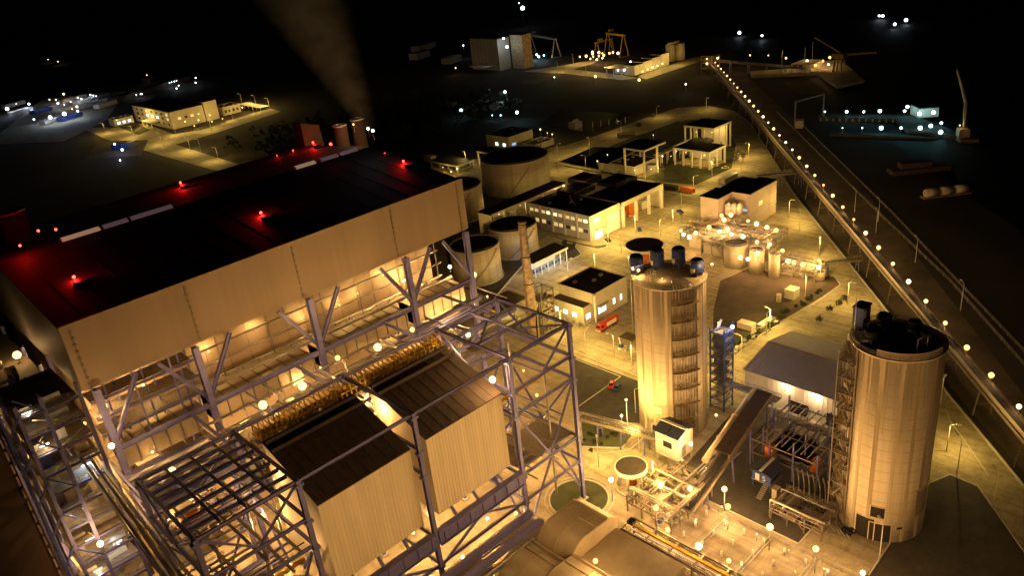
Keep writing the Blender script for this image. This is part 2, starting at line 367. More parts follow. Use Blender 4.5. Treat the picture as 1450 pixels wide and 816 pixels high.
for a, b, m in ((46.4,56.5,'skylightw'),(57.0,64,'skylight'),(64.4,76.5,'skylight'),(116,123.5,'skylightw'),(125.2,132,'skylight'),(132.4,139.5,'skylight')):
    v = MB().profx([(225,87.15),(225,87.7),(226,88.2),(227,87.7),(227,87.15)], a, b).build('ridge_vent', 'grey', t)
    MB().add([(a+.2,224.95,87.25),(b-.2,224.95,87.25),(b-.2,224.95,87.69),(a+.2,224.95,87.69),(a+.2,225.95,88.2),(b-.2,225.95,88.2)], [(0,1,2,3),(3,2,5,4)]).build('vent_glazing', m, v)
MB().box((34,197,0), (141,262,66.2)).build('lower_wall', 'clad', t)
mb = MB()
for i in range(1, 18): mb.box((34+i*6,196.86,0), (34+i*6+.14,197,66.2))
for z in (14, 28, 40, 46, 52, 60): mb.box((34,196.9,z), (141,196.999,z+.2))
mb.build('wall_joints', 'steelb', t, kind='stuff')
MB().box((34,194.5,46.4), (141,196.8,46.7)).build('catwalk', 'grate', t)
MB().rail([(34,194.6,46.7),(141,194.6,46.7)], 1.2, .06).build('catwalk_rail', 'steelb', t)
for x in (33,56,87.5,119.5,142.4):
    MB().hbeam((x,178.6,0), (x,178.6,66.5), 1.5, 1.5).build('column', 'steel', t)
    if x < 142:
        MB().hbeam((x,178.6,52), (x+9,178.6,66.4), .9).build('brace', 'steel', t)
    if x > 34:
        MB().hbeam((x,178.6,52), (x-9,178.6,66.4), .9).build('brace', 'steel', t)
for z in (50.5, 41, 24):
    for a, b in ((33,56),(56,87.5),(87.5,119.5),(119.5,142.4)):
        MB().hbeam((a+.8,178.6,z), (b-.8,178.6,z), .8, 1.3).build('beam', 'steel', t)
for a, b in ((33.8,55),(57,86.5),(89,118.5),(121,141)):       # gas ducts behind the rear columns
    MB().box((a,181.5,43.2), (b,189,48.8)).build('duct', 'duct', t)
    mb = MB()
    for k in range(int((b-a)/3.6)+1): mb.box((a+k*3.6,181.2,43), (a+k*3.6+.3,189.2,49))
    mb.build('duct_stiffener', 'steelb', t)
# wall lamps shining on the lit back wall
for i, p in enumerate([(64.1, 194.8, 56.2),(77.7, 194.8, 56.9),(92.5, 194.8, 54),(104.3, 194.8, 53.1),(111.3, 194.8, 54.2),(121, 194.8, 56.3),(125.1, 194.8, 52.8)]):
    lamp(p, 2300, 'lamp glaring on the beige wall under the boiler house box', 'wall lamps under the boiler house', (1,.6,.2), 'bulb', .34, .9, 'wall_lamp')
# red obstruction lamps
for (x, y, z), lab in zip([(41.2,200.5,84.4),(90.5,201.1,84.5),(141.6,203.5,84.8),(92,258,84.3),(143,260,84.3)],
     ['red lamp on the black roof nearest the lower left corner','red lamp in the middle of the black boiler roof','red lamp on the black roof near the tanks','red lamp just behind the roof ridge skylights','red lamp behind the roof ridge beside the red lit hood']):
    t2 = thing('obstruction_lamp', lab, 'warning lamp', (x,y,z-.2))
    MB().tube((x,y,z-.1), (x,y,z+.55), .07, 6).build('post', 'grey', t2)
    MB().cyl(x+.6, y-1.6, z-.3, z+.25, 1.5, 20).build('vent_cap', 'black', t2)
    MB().ball((x,y,z+.9), .4, 8).build('bulb', 'bulbr', t2)
    lamp_light(t2, (0,0,.9), 8000, RED, .46)
# stacks and hoods behind the ridge
for x, y, r, h, lab in ((41.5,248,3.6,93,'short wide flue with glowing rim behind the black roof'),(160,268,2.6,86.5,'round silencer drum behind the roof beside the plume'),(168,268,2.6,87,'second round silencer drum with white lamps above it')):
    t2 = thing('vent_stack', lab, 'vent stack', (x,y,0))
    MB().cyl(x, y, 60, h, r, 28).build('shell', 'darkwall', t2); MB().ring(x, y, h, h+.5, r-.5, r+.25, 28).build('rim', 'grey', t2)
    MB().cyl(x, y, h-.3, h+.05, r-.5, 24).build('flue_mouth', 'black', t2)
t2 = thing('steam_hood', 'slanted hood lit red from its foot behind the roof', 'hood', (150,272,60))
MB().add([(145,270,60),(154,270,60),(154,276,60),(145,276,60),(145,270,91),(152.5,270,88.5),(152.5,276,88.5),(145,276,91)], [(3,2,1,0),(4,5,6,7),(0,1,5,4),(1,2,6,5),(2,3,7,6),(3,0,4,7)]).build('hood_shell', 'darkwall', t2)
for p, w, lab in (((36.9, 223.5, 90),2200,'red lamp beside the glowing flue rim at roof edge'),((41.4, 220.6, 93),300,'tiny red lamp behind the glowing flue'),((44.5, 217.1, 93),300,'tiny red lamp further along the back roof'),((134, 232.2, 90),500,'red lamp at the foot of the slanted hood'),((144.1, 216.8, 86),160,'red lamp on a short post near the silencer drums'),((128.8, 261.6, 84),260,'tiny red lamp above the roof ridge skylights'),((135.5, 261.9, 84),260,'tiny red lamp in the middle of the back roof row')):
    lamp(p, w, lab, None, RED, 'bulbr', .4 if w > 280 else .22, 1.2, 'obstruction_lamp', 'warning lamp')
for p, lab in (((137.8, 214.2, 96),'white lamp over the silencer drums at the plume foot'),((139.2, 213.9, 95),'white lamp just below the plume by the drums')):
    lamp(p, 300, lab, None, WHT, 'bulbw', .6, 3, 'flood_lamp')
lamp((160,258,88), 5200, 'hidden warm lamp added behind the roof to light the plume', None, (1,.55,.25), 'bulb', .3, 3, 'flood_lamp')  # added lamp, hidden behind the ridge so the plume gets warm light
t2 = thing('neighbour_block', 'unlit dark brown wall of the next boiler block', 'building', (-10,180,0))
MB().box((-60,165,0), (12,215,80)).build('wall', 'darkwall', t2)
mb = MB()
for k in range(26): mb.box((11.9,164.8,3+k*3), (12.25,165.05,5.2+k*3))
mb.build('corner_trim', 'duct', t2)

# ================================================================== STEEL FRAME AND BAG FILTERS
t = thing('steel_frame', 'open blue steel frame of columns and braces around the filter boxes', 'steel frame', (79,140,0))
FX = [29.5,50.5,79,108,129.5]; LV = [56,46.7,40,21.5,13.4]
def mem(p, q, w=.8, h=None, n='beam', m='steel'): return MB().hbeam(p, q, w, h).build(n, m, t)
for x in FX:
    for y in (126,153):
        MB().hbeam((x,y,0), (x,y,56.4), 1.0).build('column', 'steel', t)
        MB().box((x-1,y-1,0), (x+1,y+1,.5)).build('footing', 'kerb', t)
for i, (a, b) in enumerate(zip(FX, FX[1:])):
    for z in LV:
        mid = 25 < z < 55 and i in (1,2)
        for y in (126,153):
            if not (mid and y == 126): mem((a+.6,y,z), (b-.6,y,z), .5, .75)
    if i in (0,3):
        m_ = (a+b)/2
        for y in (126,153):
            for p, q in (((a,y,56),(m_,y,47)),((b,y,56),(m_,y,47)),((a,y,40),(m_,y,22)),((b,y,40),(m_,y,22)),((m_,y,21),(a,y,4)),((m_,y,21),(b,y,4))): mem(p, q, .42, .46, 'brace')
        for y in ((129.3,132.6,136,139.4,142.8,146.2,149.6) if i == 0 else (137,145)):
            mem((a+.5,y,56), (b-.5,y,56), .5, .7)
        for fx in ((.25,.5,.75) if i == 0 else (.5,)): mem((a+(b-a)*fx,126.5,56.5), (a+(b-a)*fx,152.5,56.5), .4, .6)
        if i == 3:
            mem((a+.6,137,55.9), (m_,145,55.9), .35, .4, 'brace'); mem((b-.6,126.6,55.9), (m_,137,55.9), .35, .4, 'brace'); mem((m_,126.6,55.9), (b-.5,137,55.9), .35, .4, 'brace')
for i, x in enumerate(FX):
    for z in LV: mem((x,126.6,z), (x,152.4,z), .55, .8)
    for p, q in (((x,126,40),(x,139.5,22)),((x,153,40),(x,139.5,22)),((x,139.5,21),(x,126,4)),((x,139.5,21),(x,153,4)),((x,126,56),(x,139.5,47)),((x,153,56),(x,139.5,47))):
        if i in (0,1,3,4): mem(p, q, .45, .5, 'brace')
    for z in (50.5, 40, 24): mem((x,153.6,z), (x,177.8,z), .5, .8)
for a, b in ((50.5,79),(79,108)):
    g_ = MB().box((a+.6,125.2,19.6), (b-.6,126.2,23.0)).build('girder', 'steel', t)
    mb = MB()
    mb.box((a+.6,124.8,23.01), (b-.6,126.6,23.3)); mb.box((a+.6,124.8,19.3), (b-.6,126.6,19.59))
    for k in range(7): mb.box((a+2+k*4.1,124.9,19.61), (a+2.2+k*4.1,125.19,22.99))
    mb.build('girder_flange', 'steel', g_)
    mem((a,126,12.5), ((a+b)/2,126,19.2), .5, .6, 'brace'); mem((b,126,12.5), ((a+b)/2,126,19.2), .5, .6, 'brace')
    for k in (1,2,3): mem((a+k*7,126,23.3), (a+k*7,128,25.4), .6, .7, 'strut')
for x in FX:
    for y in (126,153):
        for z in LV: MB().box((x-.95,y-.62,z-1.1), (x+.95,y+.62,z-.5)).build('gusset', 'steel', t)
for x0, x1, lab in ((54.0,77.4,'ribbed beige filter box nearest the lower left corner'),(82.2,105.5,'ribbed beige filter box beside the open stair frame')):
    b_ = thing('bag_filter', lab, 'filter box', ((x0+x1)/2,138,25.5))
    F, B_ = 127.6, 147.4
    mb = MB()                                        # ribbed front
    prof = []; n = 26; d = (x1-x0)/n
    for k in range(n):
        a = x0+k*d; prof += [(a, F), (a+d*.55, F), (a+d*.68, F+.04), (a+d*.9, F+.04)]
    prof.append((x1, F))
    vs = [(p[0], p[1], 25.5) for p in prof]+[(p[0], p[1], 46.9) for p in prof]; L = len(prof)
    mb.add(vs, [(i, i+1, L+i+1, L+i) for i in range(L-1)]); mb.build('ribbed_front', 'clad2', b_)
    for xx in (x0-.12, x1-.08): MB().profx([(F-.1,25.5),(B_,25.5),(B_,53.6),(F-.1,46.95)], xx, xx+.2).build('side_panel', 'clad2', b_)
    MB().box((x0+.1,B_-.2,25.5), (x1-.1,B_,53.5)).build('back_panel', 'clad2', b_)
    MB().box((x0+.1,F+.4,25.3), (x1-.1,B_-.3,25.7)).build('floor_panel', 'grey', b_)
    MB().profx([(F-.35,46.95),(B_+.1,53.7),(B_+.1,54.0),(F-.35,47.25)], x0-.25, x1+.25).build('roof', 'bagroof', b_)
    mb = MB()
    for k in range(1, 9): mb.profx([(F-.3,47.26),(B_,54.01),(B_,54.1),(F-.3,47.36)], x0+k*(x1-x0)/9, x0+k*(x1-x0)/9+.12)
    mb.profx([(B_-4,52.7),(B_-3.6,52.85),(B_-3.6,53.6),(B_-4,53.6)], x0, x1); mb.profx([(B_-1.4,53.6),(B_-1.1,53.7),(B_-1.1,54.5),(B_-1.4,54.5)], x0, x1)
    mb.build('roof_seams', 'bagroof', b_, kind='stuff')
    for k in range(4):
        xx = x0+3+k*(x1-x0-6)/3
        MB().add([(xx-2.6,130,25.3),(xx+2.6,130,25.3),(xx+2.6,145,25.3),(xx-2.6,145,25.3),(xx-.4,137,18),(xx+.4,137,18),(xx+.4,138,18),(xx-.4,138,18)], [(4,5,1,0),(5,6,2,1),(6,7,3,2),(7,4,0,3),(4,7,6,5)]).build('hopper', 'duct', b_)
lamp((79.7,143,49), 5200, 'lamp in the gap between the two filter boxes', None, SOD, 'bulb', .35, 1.5)
lamp((52.5,143,47), 1500, 'lamp beside the left flank of the nearer filter box', None, SOD, 'bulb', .3, 1.5)
# yellow valve row behind the boxes
t = thing('valve_rack', 'long yellow rack of valve fins behind the filter boxes', 'valve rack', (84,152,52))
MB().box((54,150.2,51.6), (108,154.6,51.9)).build('platform', 'grate', t)
MB().tube((54.5,151.2,53), (107.6,151.2,53), .35, 8).build('header_pipe', 'yellow', t); MB().tube((54.5,153.4,53), (107.6,153.4,53), .35, 8).build('header_pipe', 'yellow', t)
fin = None
for k in range(40):
    x = 55+k*1.33; o0 = (x-84, 0, 0)
    if fin is None:
        fin = MB(); fin.box((x-.12,150.5,51.9), (x+.12,150.8,55.2)); fin.box((x-.12,153.8,51.9), (x+.12,154.1,55.2)); fin.box((x-.12,150.5,55.2), (x+.12,154.1,55.45)); fin.box((x-.3,151.6,52.2), (x+.3,153,54.2))
        fin = fin.build('valve_fin', 'yellow', t)
    else: share('valve_fin', fin, t, (k*1.33,0,0))
MB().rail([(54,154.6,51.9),(108,154.6,51.9)], 1.3, .06).build('handrail', 'yellow', t)

t = thing('wall_pipework', 'rows of grey pipes and trays in front of the lit wall under the boiler house', 'pipes', (88,190,50))
for y, z, r in ((192,49.5,.35),(192.6,58,.3),(190.5,62.5,.4),(187,50.2,.45),(191.5,54,.22)): MB().tube((34,y,z), (141,y,z), r, 8).build('pipe', 'pipe', t)
for k in range(22):
    x = 36+k*4.9; MB().hbeam((x,191,49.2), (x,191,50 if k%3 else 63), .3).build('post', 'steelb', t)
for k in range(9):
    x = 33+k*2.9; MB().hbeam((x,182+k%3*3,40), (x,182+k%3*3,66), .4).build('post', 'steel', t)
for z in (52,56.5,61):
    MB().hbeam((32,184,z), (58,184,z), .4, .6).build('beam', 'steel', t); MB().box((32,184.4,z+.3), (56,190,z+.42)).build('grating', 'grate', t)
# ================================================================== PLATFORMS, PIPES AND MACHINES INSIDE THE FRAME
def deck(x0, x1, y0, y1, z, label, rails='fblr', m='grate', hole=None, js=3.0):
    t = thing('platform', label, 'platform', ((x0+x1)/2,(y0+y1)/2,z), 'grating platforms in the steel frame')
    n = max(1, int((x1-x0)/6)); w = (x1-x0)/n
    for k in range(n):
        if hole and k in hole: continue
        MB().box((x0+k*w+.05,y0,z), (x0+(k+1)*w-.05,y1,z+.1)).build('grating', m, t)
    mb = MB()
    for k in range(int((y1-y0)/js)+1): mb.hbeam((x0,y0+.2+k*js,z-.3), (x1,y0+.2+k*js,z-.3), .3, .5)
    mb.build('joists', 'steel', t, kind='stuff')
    for s, a, b in (('f',(x0,y0),(x1,y0)),('b',(x0,y1),(x1,y1)),('l',(x0,y0),(x0,y1)),('r',(x1,y0),(x1,y1))):
        if s in rails: MB().rail([(*a,z+.1),(*b,z+.1)], 1.2, .05, 2).build('handrail', 'steelb' if s in 'fb' else 'yellow', t)
    return t
deck(30.5,50,155,177,29.8,'grating platform with machines low in the left bay',hole=(2,))
deck(31,49.5,128,151,13.8,'concrete coloured floor low in the left bay','fr','concrete',js=4)
deck(31,49.5,138,152,22,'tan floor beside the nearer filter box in the left bay','f','concrete',js=4)
deck(30.5,49.5,127,137,30.5,'grating floor midway up the front of the left bay','b')
deck(51,78,155,177,40.5,'grating walkway level behind the nearer filter box','fb',hole=(1,))
deck(80,107,155,177,40.5,'grating walkway level behind the second filter box','fb',hole=(2,))
deck(109,129,155,177,40.5,'grating level at the tank end of the frame','fb',hole=(1,))
deck(109,129,128,140,21.9,'grating stage low in the open right bay','b')
deck(109,129,140,152,13.8,'lowest grating stage in the open right bay','f','concrete')
deck(51,107,155,160,50.9,'long catwalk behind the yellow valve rack','b')
deck(31,55,182,195,40,'grating floor under the left end of the boiler house','fb',hole=(1,))
deck(110,141,180,193,38,'grating floor under the right end of the boiler house','fb',hole=(2,))
deck(52,106,116,124.5,11,'low pipe deck in front of the blue girder','fb',hole=(3,6))
# long ducts and pipes behind the frame
def run(name, label, lines, m, group=None, r=None, sq=None):
    t = thing(name, label, 'pipes', lines[0][0], group)
    for p, q in lines:
        mb = MB()
        if sq: mb.beam(p, q, *sq)
        else:
            mb.tube(p, q, r, 10)
            d = (Vector(q)-Vector(p)); L = d.length
            for k in range(1, max(2, int(L/9))):
                c = Vector(p)+d*(k/max(2, int(L/9))); e = d.normalized()*.15; mb.tube(c-e, c+e, r*1.25, 10)
        mb.build('pipe' if not sq else 'duct', m, t)
    return t
run('pipe_bundle','wide blue grey ducts lying side by side in the left bay',[((31,y,z),(50,y,z)) for y,z in ((157,46),(160.5,46),(164,46),(168,45),(172,46))],'steel',None,None,(1.7,1.5))
run('pipe_bundle','pale pipes between the blue grey ducts of the left bay',[((31,y,47),(50,y,47)) for y in (158.8,162.4,166,170)],'pipe',None,.5)
run('pipe_bundle','tan ducts running along behind the nearer filter box',[((51,y,z),(78,y,z)) for y,z in ((162,44.5),(166.5,45),(171,44.5))],'duct',None,None,(2.2,2))
run('pipe_bundle','tan ducts running along behind the second filter box',[((80,y,z),(107,y,z)) for y,z in ((162,45),(167,44.5),(172,45))],'duct',None,None,(2.2,2))
run('pipe_bundle','thin grey pipes over the tan ducts behind the boxes',[((51,y,z),(107,y,z)) for y,z in ((164,47.5),(169,47.8),(174.5,48))],'grey',None,.32)
run('pipe_bundle','grey pipes crossing the right bay near its back',[((108,y,z),(141,y,z)) for y,z in ((157,44),(160,44.5),(164,43.5),(170,45))],'pipe',None,.5)
run('pipe_bundle','blue grey beams and ducts crossing behind the right bay',[((109,y,z),(141,y,z)) for y,z in ((158.5,46.5),(167,46.2),(174,46))],'steel',None,None,(1.1,1.1))
run('pipe_bundle','long purple grey duct pair in front of the girder',[((52,y,z),(105,y,z)) for y,z in ((121,14.2),(117.5,13.6))],'steel',None,None,(1.6,1.4))
run('pipe_bundle','bundle of thin pale pipes below the girder',[((54,y,z),(100,y,z)) for y,z in ((123,12.5),(119.4,12.2),(115.5,12.4))],'pipe',None,.28)
run('pipe_bundle','yellow gas pipe across the lower left bay',[((34,132,33),(50,132,33))],'yellow',None,.55)
run('pipe_bundle','yellow pipe low behind the blue girder',[((82,123,8),(92,123,8)),((86,119,8.5),(94,119,8.5))],'yellow',None,.7)
run('pipe_bundle','yellow pipe on a stage of the open right bay',[((110,136,38),(127,136,38))],'yellow',None,.5)
for i,(y,z) in enumerate(((130,26),(133,27),(139,24),(143,27),(148,25))): run('cable_duct','blue grey tray crossing the left bay',[((30,y,z),(50,y,z))],'steel','trays crossing the left bay',None,(1.1,.6))
for i,x in enumerate((33,36.5,41,45.5,48)): run('riser_beam','brown walkway beam running back through the left bay',[((x,127,36+i%3*3),(x,176,36+i%3*3))],'steelb','beams running back through the left bay',None,(.5,.6))
for i,(x,y) in enumerate(((33,140),(38,147),(43,133),(47,149),(112,132),(117,148),(124,131),(126,146))): run('riser_pipe','pale upright pipe in an open bay of the frame',[((x,y,2),(x,y,34+i%4*4))],'pipe','upright pipes in the open bays',.3+.1*(i%3))
for i in range(8):
    x = 56+i*6.5; y = 157+(i%3)*6
    run('drop_pipe','grey drop pipe rising behind the filter boxes',[((x,y,20),(x,y,50)),((x,y,50),(x,y+8,50))],'pipe','drop pipes behind the filter boxes',.38)
# machines
def fan(loc, label, m='orange', rz=0):
    x, y, z = loc; t = thing('fan', label, 'fan', loc)
    MB().box((x-2.6,y-1.8,z), (x+2.6,y+1.8,z+.7)).build('base', 'kerb', t)
    MB().tube((x-.3,y-1.2,z+2.6), (x-.3,y+1.2,z+2.6), 2, 18).build('casing', m, t)
    MB().tube((x-.3,y+1.2,z+2.6), (x-.3,y+2.6,z+2.6), 1.1, 14).build('inlet', 'duct', t)
    MB().box((x-.3,y-1,z+3.2), (x+2.6,y+1,z+5.6)).build('outlet', m, t)
    MB().tube((x-.3,y-3.4,z+2.6), (x-.3,y-1.3,z+2.6), .8, 12).build('motor', 'bluepaint', t)
    return t
fan((38.5,164,29.9),'orange fan on the grating in the left bay'); fan((45,147,13.9),'orange fan on the low floor of the left bay')
fan((34,170,29.9),'grey fan beside the orange one in the left bay','grey')
def vessel(loc, r, h, label, m='pipe'):
    x, y, z = loc; t = thing('vessel', label, 'vessel', loc)
    MB().cyl(x,y,z+1.2,z+h,r,18).build('shell', m, t); MB().cyl(x,y,z+h,z+h+r*.45,r,18,r*.25).build('dome', m, t)
    MB().cyl(x,y,z+.2,z+1.2,r*.3,12,r).build('cone', m, t)
    for a in range(4): MB().beam((x+r*.9*math.cos(a*PI/2+.7),y+r*.9*math.sin(a*PI/2+.7),z),(x+r*.9*math.cos(a*PI/2+.7),y+r*.9*math.sin(a*PI/2+.7),z+1.6),.2).build('leg', 'steel', t)
    return t
vessel((57,168,30),2,12,'tan vessel behind the nearer filter box'); vessel((60.5,172,30),1.6,11,'slimmer tan vessel behind the nearer filter box')
vessel((121,162,40.6),1.5,6,'small pale vessel on the right end platform'); vessel((115,170,40.6),1.2,5,'shorter pale vessel on the right end platform','duct')
# curved pipes
def bend(label, pts, r, m='pipe', group=None):
    t = thing('bent_pipe', label, 'pipe', pts[0], group); MB().poly(pts, r, 10).build('pipe', m, t)
    mb = MB()
    for p in pts[1:-1]: mb.ball(p, r*1.12, 10)
    if len(pts) > 2: mb.build('elbow', m, t)
    return t
bend('thick tan pipe curling over the left bay machines',[(40,158,31),(40,158,36),(42,160,38.5),(45,162,38.5),(47,162,36),(47,162,31)],.9,'duct')
bend('bright pale loop pipe behind the right bay',[(118,158,41),(118,158,47),(121,158,47),(121,158,43)],.3)
bend('pale pipe loop low in front of the girder',[(86,112,3),(90,112,3),(90,110,5),(93,110,5),(93,112,3),(98,112,3)],.3)
# small cabinets and boxes
cab = None
def cabinet(loc, label, m, sz=(1.6,1,2.2), group=None):
    x, y, z = loc; t = thing('cabinet', label, 'cabinet', loc, group)
    MB().box((x-sz[0]/2,y-sz[1]/2,z), (x+sz[0]/2,y+sz[1]/2,z+sz[2])).build('body', m, t)
    MB().box((x-sz[0]*.42,y-sz[1]/2-.05,z+sz[2]*.1), (x+sz[0]*.42,y-sz[1]/2-.002,z+sz[2]*.92)).build('door', 'grey', t)
    MB().box((x-sz[0]*.55,y-sz[1]*.6,z+sz[2]), (x+sz[0]*.55,y+sz[1]*.6,z+sz[2]+.12)).build('lid', m, t)
for i in range(22):
    z, xs, ys = rnd.choice(((29.9,(31,49),(156,176)),(40.6,(53,106),(156,176)),(40.6,(110,128),(156,176)),(13.9,(32,49),(129,150)),(22,(110,128),(129,139)),(51,(53,106),(156,159))))
    cabinet((rnd.uniform(*xs),rnd.uniform(*ys),z),'small machine cabinet standing on a platform of the frame',rnd.choice(('grey','white','bluepaint','duct')),(rnd.uniform(1,2.6),rnd.uniform(.8,1.8),rnd.uniform(1.2,2.6)),'machine cabinets on the platforms')
# lamps in the frame
FL = [((30.1, 168.4, 57.5),'glaring lamp at the left end of the frame top'),((34.5, 186.3, 58),'lamp under the lower left corner of the boiler house'),
 ((46.2, 193.3, 55),'second lamp below the boiler house from the left'),((59.1, 200.3, 52),'third lamp below the boiler house from the left'),
 ((60.2, 157.9, 56),'first lamp of the row above the yellow rack'),((70.4, 157.6, 56),'second lamp of the row above the yellow rack'),((83.3, 162.2, 56),'third lamp of the row above the yellow rack'),
 ((92.7, 158.1, 56),'fourth lamp of the row above the yellow rack'),((104, 158.2, 56),'last lamp of the row above the yellow rack'),((127.8, 194.8, 52),'lamp below the right end of the boiler house'),
 ((146, 193.7, 50),'lamp between the boiler house and the brown tanks'),((149, 185.5, 48),'brightest lamp next to the nearest dark topped tank'),((111.9, 145.1, 55),'lamp on the frame top behind the second filter box'),
 ((103.5, 127.4, 52),'lamp at the roof edge of the second filter box'),((39.1, 165, 47),'lamp in the middle of the left bay'),((49.7, 148.2, 36),'lamp beside the nearer filter box in the left bay'),((46.9, 132.3, 33),'lamp below the nearer filter box'),
 ((20.2, 160.4, 42),'lamp at the foot of the stair tower'),((25.6, 203.4, 60),'lamp at the top of the stair tower'),((28.4, 201.8, 62),'upper lamp of three at the stair tower top'),((27.9, 199.8, 58),'lower lamp of three at the stair tower top'),((26.3, 216.1, 66),'lamp on the far side of the stair tower')]
for p, lab in FL: lamp(p, 13000 if 'second filter box' in lab else 1500 if 'stair tower top' in lab or 'the top of' in lab or 'far side' in lab else 6200, lab, 'starry lamps on the steel frame', SOD, 'bulb', .85, 1.8)
SM = [(53.8, 188.4, 44),(66, 179.4, 24),(54.8, 180.3, 22.5),(49.5, 182.1, 14.5),(51.3, 166.4, 14),(36.1, 193.7, 30),(40.2, 181.8, 44),(89.9, 185.8, 42),(83.6, 194.6, 42),(118.1, 193.9, 42),(147.1, 206.9, 42),(130.2, 175.8, 42),(136.5, 148.4, 22.5),(24.8, 195.1, 44),(24.1, 188.9, 38),(23.4, 195.1, 52),(24, 184.4, 32),(21.9, 178.4, 24),(18.9, 182.9, 30),(23.6, 194.6, 58),(22.7, 205.9, 60),(56.9, 169.1, 44),(55.5, 184.8, 38),(58.6, 183, 44),(57.3, 171.2, 38),(36.3, 174.8, 30.5),(40, 186.4, 33),(46.3, 195.3, 16),(40, 184.1, 20),(62.5, 172, 33),(80.1, 180.7, 43),(129.8, 204.1, 42),(140.3, 179.6, 41),(134.9, 187.9, 42),(137.2, 190, 45),(156.9, 183.4, 30),(163.9, 186.3, 22),(142.6, 159.8, 24),(134.9, 143.1, 16),(128.4, 147.7, 12),(104.2, 132, 12),(108.8, 149.7, 12),(62.1, 162.2, 18),(89.1, 165, 13),(86.6, 127.6, 9),(98.3, 148.5, 9),(106.9, 129.5, 8),(100.8, 134.1, 8),(84.7, 145.5, 8),(82, 134.8, 8),(36.5, 207.4, 30),(31.1, 194.3, 52),(50.8, 223.6, 48),(64.7, 207.5, 41),(106.2, 162.7, 42),(89.1, 162, 42),(149.7, 181.1, 41),(131.5, 156.6, 22),(72.5, 152.7, 16)]
for p in SM: lamp(p, 7600, 'small lamp deep inside the steel frame', 'small lamps inside the steel frame', SOD, 'bulb', .42, 1.2)

# ================================================================== STAIR TOWER AT THE LEFT
t = thing('stair_tower', 'narrow lit steel tower with many floors at the left edge', 'stair tower', (19,174,0))
TX = [16.3, 20.8, 27.5]
for x in TX:
    for y in (165,184): MB().hbeam((x,y,0), (x,y,76), .7).build('column', 'steel', t)
for k in range(16):
    z = 4+k*4.6
    for a, b in zip(TX, TX[1:]): MB().hbeam((a,164.9,z), (b,164.9,z), .4, .5).build('beam', 'steel', t)
    MB().box((16.5,166,z), (27.2,183.5,z+.12)).build('floor', 'grate', t)
    MB().rail([(16.5,165.4,z+.1),(27.3,165.4,z+.1)], 1.1, .05, 1.6).build('handrail', 'steelb', t)
    if k % 2: MB().beam((20.8,164.8,z), (16.3,164.8,z+4.6), .3, .3).build('brace', 'bluepaint', t)
    m = rnd.choice(('pipe','duct','grey','bluepaint','steelb'))
    MB().box((16.9,168,z+.12), (16.9+rnd.uniform(1.2,3.2),169.5,z+rnd.uniform(.8,3))).build('cladding_panel', m, t)
    m = rnd.choice(('white','pipe','duct','grey'))
    MB().box((21.3,167+rnd.random()*2,z+.12), (21.3+rnd.uniform(2,5),171,z+rnd.uniform(1.2,3))).build('equipment_box', m, t)
MB().hbeam((13.4,164.5,0), (13.4,164.5,76), .5).build('column', 'bluepaint', t)
for k in range(9): MB().beam((13.4,164.6,6+k*8), (16.3,164.8,10+k*8), .35, .35).build('brace', 'bluepaint', t)
MB().rail([(16.3,165,73.5),(28,165,73.5)], 1.2).build('top_rail', 'steelb', t)
for z, x in ((62,18.5),(46,19),(37,19.5),(29,18.6),(70,18),(54,24),(33,24),(21,20)):
    l = thing('tube_light', 'white strip light on a floor of the stair tower', 'strip light', (x,166,z+3.6), 'strip lights in the stair tower')
    MB().box((x-.9,165.7,z+3.5), (x+.9,166,z+3.75)).build('tube', 'bulbw', l); MB().box((x-1,165.6,z+3.76), (x+1,166.1,z+3.9)).build('reflector', 'white', l)
    lamp_light(l, (0,-.6,-.5), 700, (1,.72,.42) if z % 3 else WHT, .3)
for i,(x,z) in enumerate(((23.5,60),(25.2,57.5),(26.8,55),(28.3,52.5))): run('conveyor_beam','long brown inclined gallery beam beside the stair tower',[((x,196,z+8),(x,112,z-14))],'duct','gallery beams beside the stair tower',None,(.5,.6))
run('pipe_bundle','pair of tan pipes slanting beside the stair tower',[((24.4,196,63),(24.4,118,42)),((26,196,62),(26,118,41))],'duct',None,.55)

t = thing('rear_tower', 'wide lit tower of floors behind the stair tower under the boiler house corner', 'steel tower', (22,215,0))
for x in (17,22,28.5):
    for y in (190,205,220,240): MB().hbeam((x,y,0), (x,y,66), .7).build('column', 'steel', t)
for k in range(7):
    z = 36+k*4.6
    MB().box((17,190,z), (28.5,240,z+.12)).build('floor', 'grate', t); MB().rail([(17.2,189.6,z+.1),(28.5,189.6,z+.1)], 1.1, .05, 1.6).build('handrail', 'steelb', t)
    MB().hbeam((17,189.8,z), (28.5,189.8,z), .4, .5).build('beam', 'steel', t)
    for y in (192,200,208,218,229): 
        m = rnd.choice(('white','pipe','duct','bluepaint','white'))
        if rnd.random() < .5: MB().cyl(rnd.uniform(19,27), y, z+.12, z+rnd.uniform(1.5,3.6), rnd.uniform(.6,1.4), 14).build('drum', m, t)
        else: x = rnd.uniform(18,24); MB().box((x,y,z+.12), (x+rnd.uniform(1.5,4),y+rnd.uniform(1.5,4),z+rnd.uniform(1,3))).build('equipment_box', m, t)
for k in range(4): MB().poly([(29.4+k*.8,236,62),(29.4+k*.8,190,50-k*2),(29.4+k*.8,184,50-k*2)], .3).build('pipe', 'pipe', t)

